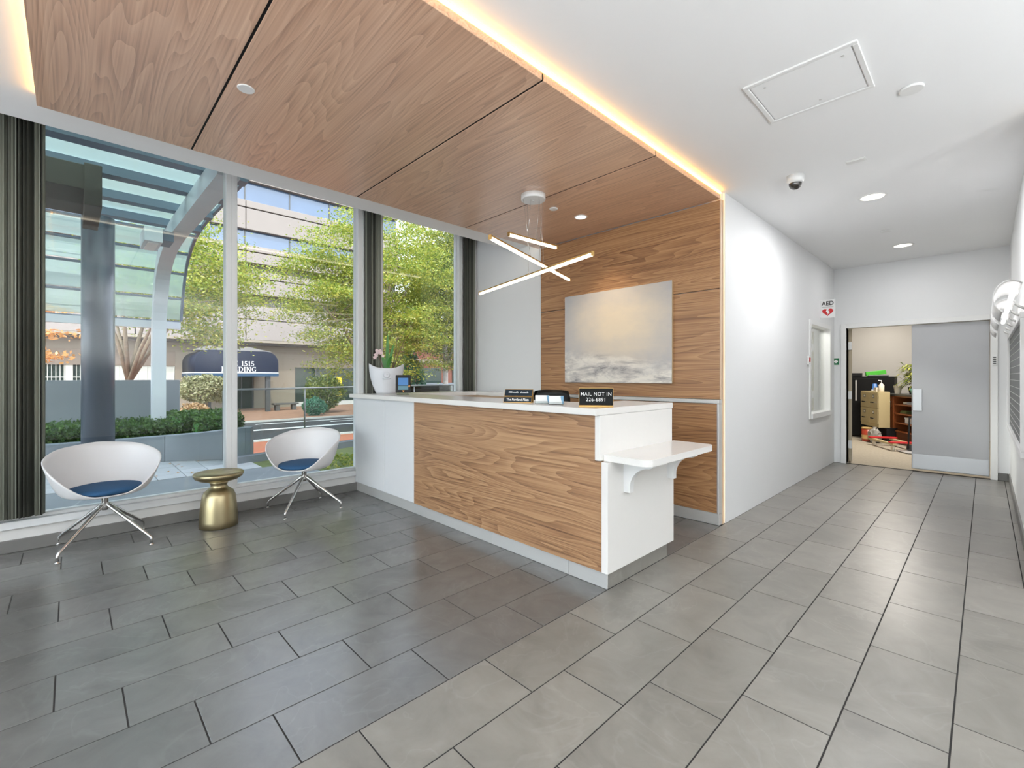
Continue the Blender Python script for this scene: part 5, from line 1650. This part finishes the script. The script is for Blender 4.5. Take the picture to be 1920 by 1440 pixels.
MB().box(GF - 0.22, GF - 0.1, 8.2, 8.26, -0.85, 1.6).box(GF - 0.22, GF - 0.1, 8.85, 8.95, -0.9, 1.6).box(GF - 0.22, GF - 0.1, 7.5, 7.6, -0.9, 1.6).obj('door_frame', M['darkmetal'], bld, world=True)
# left shop front: pale pilasters, barred windows, pale panels
MB().box(GF - 0.3, GF - 0.25, joints[0], 1.1, -0.9, 1.95).obj('window_pane', M['shopglass'], bld, world=True)
for y in (-2.3, -1.4, -0.22, 0.62):
    MB().box(GF - 0.25, GF - 0.12, y, y + 0.30, -0.9, 1.95).obj('pilaster', M['stripe'], bld, world=True)
for k in range(26):
    y = -3.0 + k * 0.16
    MB().box(GF - 0.22, GF - 0.20, y, y + 0.035, -0.9, 1.95).obj('blind_slat', M['stripe'], bld, world=True)
MB().box(GF - 0.21, GF - 0.19, -3.0, 1.1, 1.25, 1.30).obj('bar', M['stripe'], bld, world=True)
for k in range(8):
    MB().box(GF - 0.30, GF - 0.14, 1.14 + k * 0.43, 1.14 + k * 0.43 + 0.42, -0.9, 1.95).obj('wall_panel', M['stripe'], bld, world=True)
# yellow notice behind the shop glass
tag(MB().bbox(GF - 0.14, GF - 0.10, 14.6, 15.1, -0.2, 1.25, 0.005).obj('notice', M['yellow']), 'yellow notice panel against the dark shop window across the street', 'notice')

# awning
AX = -30.5
aw = thing('awning', 'navy blue entrance awning reading THE 1515 BUILDING', 'awning', (AX - 2, 7.0, -0.85))
ay0, ay1, az0, az1, ar = 4.95, 9.27, 1.54, 2.82, 0.70
prof = [(ay0, az0)]
for q in range(10):
    a = R(180 - q * 10)
    prof.append((ay0 + ar + ar * math.cos(a), az1 - ar + ar * math.sin(a)))
for q in range(10):
    a = R(90 - q * 10)
    prof.append((ay1 - ar + ar * math.cos(a), az1 - ar + ar * math.sin(a)))
prof.append((ay1, az0))
MB().prism(prof, GF, AX, 'x', True).obj('cover', M['navy'], aw, world=True)
v_ = MB().box(AX - 0.02, AX + 0.02, ay0, ay1, 1.30, 1.50).box(GF, AX, ay0 - 0.02, ay0 + 0.02, 1.30, 1.50).box(GF, AX, ay1 - 0.02, ay1 + 0.02, 1.30, 1.50)
v_.obj('valance', M['navyband'], aw, world=True)
MB().box(AX - 0.02, AX + 0.025, ay0, ay1, 1.50, 1.54).box(GF, AX, ay0 - 0.03, ay0 + 0.03, 1.50, 1.54).obj('piping', M['letters'], aw, world=True)
for y in (5.5, 8.62):
    MB().box(AX - 0.4, AX - 0.15, y, y + 0.25, -0.85, 1.6).obj('post', M['darkmetal'], aw, world=True)
for y in (6.0, 8.0):
    MB().add([(AX - 3.0, y - 1.1, az1), (AX - 0.6, y - 1.1, az1), (AX - 0.6, y + 1.1, az1), (AX - 3.0, y + 1.1, az1), (AX - 1.8, y, az1 + 0.36)], [(0, 1, 4), (1, 2, 4), (2, 3, 4), (3, 0, 4), (3, 2, 1, 0)]).obj('skylight', M['canopyroof'], aw, world=True)

# serif lettering built from strokes and arcs (units: height 1)
SER = {
    'T': [(0.29, 0.41, 0, 1), (0.0, 0.70, 0.93, 1), (0.0, 0.05, 0.78, 1), (0.65, 0.70, 0.78, 1), (0.2, 0.5, 0, 0.05)],
    'H': [(0.09, 0.21, 0, 1), (0.57, 0.69, 0, 1), (0.2, 0.6, 0.48, 0.54), (0, 0.3, 0, 0.05), (0.48, 0.78, 0, 0.05), (0, 0.3, 0.95, 1), (0.48, 0.78, 0.95, 1)],
    'E': [(0.09, 0.21, 0, 1), (0, 0.6, 0, 0.06), (0, 0.58, 0.94, 1), (0.2, 0.44, 0.48, 0.54), (0.54, 0.58, 0.8, 1), (0.57, 0.61, 0, 0.22), (0.41, 0.45, 0.40, 0.62)],
    '1': [(0.17, 0.29, 0, 0.98), (0.05, 0.41, 0, 0.05)],
    '5': [(0.10, 0.15, 0.50, 0.98), (0.10, 0.46, 0.87, 0.98)],
    'B': [(0.09, 0.21, 0, 1), (0, 0.36, 0, 0.06), (0, 0.34, 0.94, 1), (0.2, 0.36, 0.49, 0.55)],
    'U': [(0.09, 0.21, 0.26, 1), (0.59, 0.65, 0.26, 1), (0, 0.3, 0.95, 1), (0.48, 0.76, 0.95, 1)],
    'I': [(0.09, 0.21, 0, 1), (0, 0.3, 0, 0.05), (0, 0.3, 0.95, 1)],
    'L': [(0.09, 0.21, 0, 1), (0, 0.58, 0, 0.06), (0, 0.3, 0.95, 1), (0.54, 0.58, 0, 0.24)],
    'D': [(0.09, 0.21, 0, 1), (0, 0.36, 0, 0.06), (0, 0.36, 0.94, 1)],
    'N': [(0.09, 0.15, 0, 1), (0.63, 0.69, 0, 1), (0, 0.24, 0, 0.05), (0.52, 0.80, 0.95, 1), (0, 0.16, 0.95, 1)],
    'G': [(0.55, 0.67, 0.06, 0.42), (0.45, 0.76, 0.38, 0.43), (0.60, 0.64, 0.72, 0.98)],
}
# arcs: centre y, z, outer radii, stroke width at the sides, start and end angle
ARC = {'5': [(0.23, 0.305, 0.28, 0.305, 0.115, 128, -150)], 'B': [(0.34, 0.765, 0.20, 0.235, 0.10, 90, -90), (0.34, 0.275, 0.24, 0.275, 0.11, 90, -90)],
       'D': [(0.32, 0.5, 0.40, 0.5, 0.12, 90, -90)], 'U': [(0.37, 0.28, 0.28, 0.29, 0.09, 180, 360)],
       'G': [(0.40, 0.5, 0.38, 0.51, 0.12, 48, 318)]}
PLY = {'1': [(0.05, 0.80), (0.05, 0.75), (0.20, 0.80), (0.20, 0.98)], 'N': [(0.08, 1.0), (0.24, 1.0), (0.69, 0.0), (0.57, 0.0)]}
ADV = {'T': 0.78, 'H': 0.88, 'E': 0.72, '1': 0.50, '5': 0.62, 'B': 0.70, 'U': 0.84, 'I': 0.40, 'L': 0.68, 'D': 0.84, 'N': 0.88, 'G': 0.84, ' ': 0.42}


def serif_line(s, h, yc, z0, x, sx):
    tot = sum(ADV[c] for c in s) * h * sx
    y = yc - tot / 2
    mb = MB()
    for c in s:
        for (a, b, u, v) in SER.get(c, []):
            mb.box(x, x + 0.02, y + a * h * sx, y + b * h * sx, z0 + u * h, z0 + v * h)
        for (cy, cz, ry, rz_, wd, a0, a1) in ARC.get(c, []):
            n = 12
            o_, i_ = [], []
            for q in range(n + 1):
                a = R(a0 + (a1 - a0) * q / n)
                o_.append((y + (cy + ry * math.cos(a)) * h * sx, z0 + (cz + rz_ * math.sin(a)) * h))
                i_.append((y + (cy + (ry - wd) * math.cos(a)) * h * sx, z0 + (cz + (rz_ - 0.055) * math.sin(a)) * h))
            for q in range(n):
                mb.prism([o_[q], o_[q + 1], i_[q + 1], i_[q]], x, x + 0.02, 'x')
        if c in PLY:
            mb.prism([(y + a * h * sx, z0 + u * h) for a, u in PLY[c]], x, x + 0.02, 'x')
        y += ADV[c] * h * sx
    return mb.obj('lettering', M['letters'], aw, world=True, label='white serif letters', kind='stuff')


serif_line('THE 1515', 0.28, 7.14, 1.93, AX + 0.002, 1.14)
serif_line('BUILDING', 0.28, 7.14, 1.59, AX + 0.002, 1.18)

# brown building and dark wall further along the street
bb = thing('brick_building', 'dark brown brick building far along the street behind the trees', 'building', (-50, 36, -0.9))
MB().box(-60, -50, 20, 62, -0.9, 9.0).obj('wall', M['brownbrick'], bb, world=True)
for k in range(8):
    MB().box(-50.0, -49.9, 22 + k * 5, 25.2 + k * 5, 0.2, 2.4).obj('window_pane', M['shopglass'], bb, world=True)
MB().box(-60.1, -49.8, 20, 62, 3.0, 3.5).obj('fascia', M['facadebrown'], bb, world=True)
dw = thing('dark_planter', 'long dark blue planter box along the far pavement', 'planter', (-40, 30, -0.9))
MB().box(-41.2, -40, 22, 46, -0.9, 0.5).obj('box', M['farblue'], dw, world=True)
MB().box(-41.25, -39.95, 22, 46, 0.5, 0.6).obj('coping', M['planter'], dw, world=True)
ks = thing('pay_station', 'pale framed pay station seen low through the last window', 'kiosk', (-19.5, 14.0, -0.85))
MB().bbox(-19.7, -19.3, 13.85, 14.15, -0.85, 0.65, 0.02).obj('case', M['kerb'], ks, world=True)
MB().box(-19.30, -19.28, 13.90, 14.10, -0.1, 0.52).obj('screen', M['darkmetal'], ks, world=True)


def bench(x, y, label):
    b = thing('bench', label, 'bench', (x, y, -0.85), group='stone benches across the street')
    MB().bbox(-0.25, 0.25, -0.75, 0.75, 0.36, 0.46, 0.01).obj('seat', M['stonebench'], b)
    for yy in (-0.5, 0.5):
        MB().bbox(-0.2, 0.2, yy - 0.12, yy + 0.12, 0.0, 0.36, 0.01).obj('leg', M['stonebench'], b)


bench(-31.2, 9.9, 'dark stone bench right of the awning post across the street')
bench(-31.2, 15.3, 'dark stone bench at the edge of the window near the desk')


# ================================================================== trees and shrubs
def tree(name, label, base, fork, trunk_r, cc, cr, nclu, nleaf, leaf, mat, seed, bark='bark', nbr=6, spray=(0.5, 0.13), group='street trees', lean=(0, 0)):
    rs = np.random.RandomState(seed)
    t = thing(name, label, 'tree', base, group=group)
    B = Vector(base)
    F = Vector((lean[0], lean[1], fork))
    MB().tube([(0, 0, -0.05), (F.x * 0.4, F.y * 0.4, fork * 0.5), F], [trunk_r * 1.15, trunk_r, trunk_r * 0.92], 12).obj('trunk', M[bark], t)
    C0 = Vector(cc) - B
    # cluster centres, biased to the outside of the crown
    u = rs.randn(nclu, 3); u /= np.linalg.norm(u, axis=1)[:, None]
    rad = rs.uniform(0.15, 1.0, nclu) ** 0.55
    clu = u * rad[:, None] * np.array(cr) + np.array(C0)
    for k in range(nbr):
        tip = Vector(clu[rs.randint(nclu)])
        mid = F.lerp(tip, 0.5) + Vector((rs.randn() * 0.15, rs.randn() * 0.15, 0.25))
        br = MB().tube([F * 0.97, F.lerp(mid, 0.5) + Vector((0, 0, 0.1)), mid, mid.lerp(tip, 0.6), tip], [trunk_r * 0.6, trunk_r * 0.48, trunk_r * 0.32, trunk_r * 0.18, trunk_r * 0.06], 8).obj('branch', M[bark], t)
        for q in range(3):
            tw = Vector(clu[rs.randint(nclu)])
            s0 = mid.lerp(tip, rs.uniform(0, 0.5))
            if (tw - s0).length > 2.6:
                tw = s0 + (tw - s0).normalized() * 2.2
            MB().tube([s0, s0.lerp(tw, 0.5) + Vector((0, 0, 0.12)), tw], [trunk_r * 0.2, trunk_r * 0.13, trunk_r * 0.04], 6).obj('twig', M[bark], br)
    idx = rs.randint(0, nclu, nleaf)
    off = rs.randn(nleaf, 3) * np.array([spray[0], spray[0], spray[1]])
    # sprays droop a little towards their ends
    off[:, 2] -= 0.18 * (off[:, 0] ** 2 + off[:, 1] ** 2)
    pts = clu[idx] + off
    quad_obj('foliage', quads_at(pts, leaf, rs, 0.45), mat, t)
    return t


# seen through the canopy glass, behind the grey panel
tree('street_tree', 'multi stemmed tree with mottled trunk behind the grey panel', (-16.0, 1.12, -0.75), 1.95, 0.095, (-15.4, 2.2, 4.0), (2.1, 1.9, 2.0), 150, 30000, 0.043, M['leaf_bright'], 1, 'bark', 7, (0.34, 0.10))
# main bright tree in the middle window
tree('street_tree', 'large bright lime green tree filling the window behind the right chair', (-16.6, 8.3, -0.75), 2.2, 0.14, (-16.6, 8.9, 4.4), (2.6, 3.7, 3.4), 300, 90000, 0.046, M['leaf_bright'], 2, 'bark', 9, (0.36, 0.10))
# trees in the window behind the pot
tree('street_tree', 'yellow green tree with pale trunk seen behind the flower pot', (-18.5, 13.3, -0.75), 2.6, 0.13, (-18.0, 13.4, 5.0), (2.6, 3.0, 3.4), 240, 52000, 0.052, M['leaf_mid'], 3, 'palebark', 8, (0.42, 0.11))
tree('street_tree', 'sunlit yellow tree with pale trunk nearest the last blind', (-22.0, 17.7, -0.85), 2.7, 0.16, (-22.0, 17.2, 7.2), (3.0, 4.0, 5.6), 280, 60000, 0.07, M['leaf_yellow'], 4, 'palebark', 8, (0.5, 0.14))
tree('street_tree', 'tall yellow green tree in the distance above the brown building', (-34.0, 26.5, -0.9), 3.5, 0.2, (-34.0, 26.0, 9.5), (4.5, 6.0, 7.0), 180, 22000, 0.14, M['leaf_yellow'], 5, 'palebark', 7, (0.9, 0.3))


def shrub(name, label, base, r_, h_, n, leaf, mat, seed, stem=None, group='shrubs across the street'):
    rs = np.random.RandomState(seed)
    t = thing(name, label, 'shrub', base, group=group)
    u = rs.randn(n, 3); u /= np.linalg.norm(u, axis=1)[:, None]
    rad = rs.uniform(0.55, 1.0, n) ** 0.5
    c0 = h_ / 2 + (stem or 0)
    lump = 1 + 0.22 * np.sin(u[:, 0] * 5 + seed) * np.cos(u[:, 1] * 4 + u[:, 2] * 3)
    p = u * (rad * lump)[:, None] * np.array([r_, r_, h_ / 2]) + np.array([0, 0, c0])
    p[:, 2] = np.maximum(p[:, 2], 0.02)
    quad_obj('foliage', quads_at(p, leaf, rs, 0.2), mat, t)
    for k in range(4):
        a = 2 * PI * k / 4 + 0.4
        MB().tube([(0.05 * math.cos(a), 0.05 * math.sin(a), 0.0), (0.12 * math.cos(a), 0.12 * math.sin(a), c0 * 0.6), (r_ * 0.5 * math.cos(a), r_ * 0.5 * math.sin(a), c0)], [0.05, 0.04, 0.015], 6).obj('stem', M['bark'], t)
    return t


shrub('shrub', 'pale olive shrub on stems under the left end of the awning', (-28.6, 5.1, -0.85), 1.25, 1.5, 5200, 0.08, M['leaf_pale'], 1, 0.75)
shrub('shrub', 'low brown leaved bush in front of the pale olive shrub', (-27.2, 4.4, -0.85), 0.62, 0.85, 2200, 0.06, M['leaf_brown'], 2)
shrub('shrub', 'loose green shrub in front of the shop window', (-27.5, 10.9, -0.85), 1.15, 2.0, 4200, 0.08, M['leaf_mid'], 3, 0.2)
shrub('shrub', 'rounded blue green bush at the kerb across the street', (-25.8, 9.7, -0.85), 0.62, 0.95, 3000, 0.06, M['leaf_blue'], 4)
shrub('shrub', 'deep green bush below the trees behind the tablet', (-20.5, 12.4, -0.85), 0.95, 3.4, 6000, 0.08, M['leaf_blue'], 5)
shrub('shrub', 'small bright bush left of the pay station', (-19.8, 13.1, -0.85), 0.55, 1.1, 2000, 0.06, M['leaf_bright'], 6)
rs_ = np.random.RandomState(77)
og = thing('orange_spray', 'orange autumn leaf sprays beside the left blind outside', 'leaves', (-14.5, -0.55, 1.9))
pts = np.concatenate([rs_.randn(160, 3) * np.array([0.3, 0.28, 0.06]) + np.array([-14.5, -0.42, z]) for z in (2.75, 2.25, 1.75)])
quad_obj('foliage', quads_at(pts, 0.06, rs_, 0.5), M['leaf_orange'], og, og.location)
for z in (1.78, 2.28, 2.78):
    MB().tube([(-14.5, -1.5, z - 0.25), (-14.5, -0.9, z), (-14.5, -0.3, z)], [0.03, 0.02, 0.008], 6).obj('twig', M['bark'], og, world=True)
MB().tube([(-14.5, -1.5, -0.75), (-14.5, -1.55, 1.0), (-14.5, -1.45, 2.9)], [0.06, 0.05, 0.03], 8).obj('trunk', M['bark'], og, world=True)
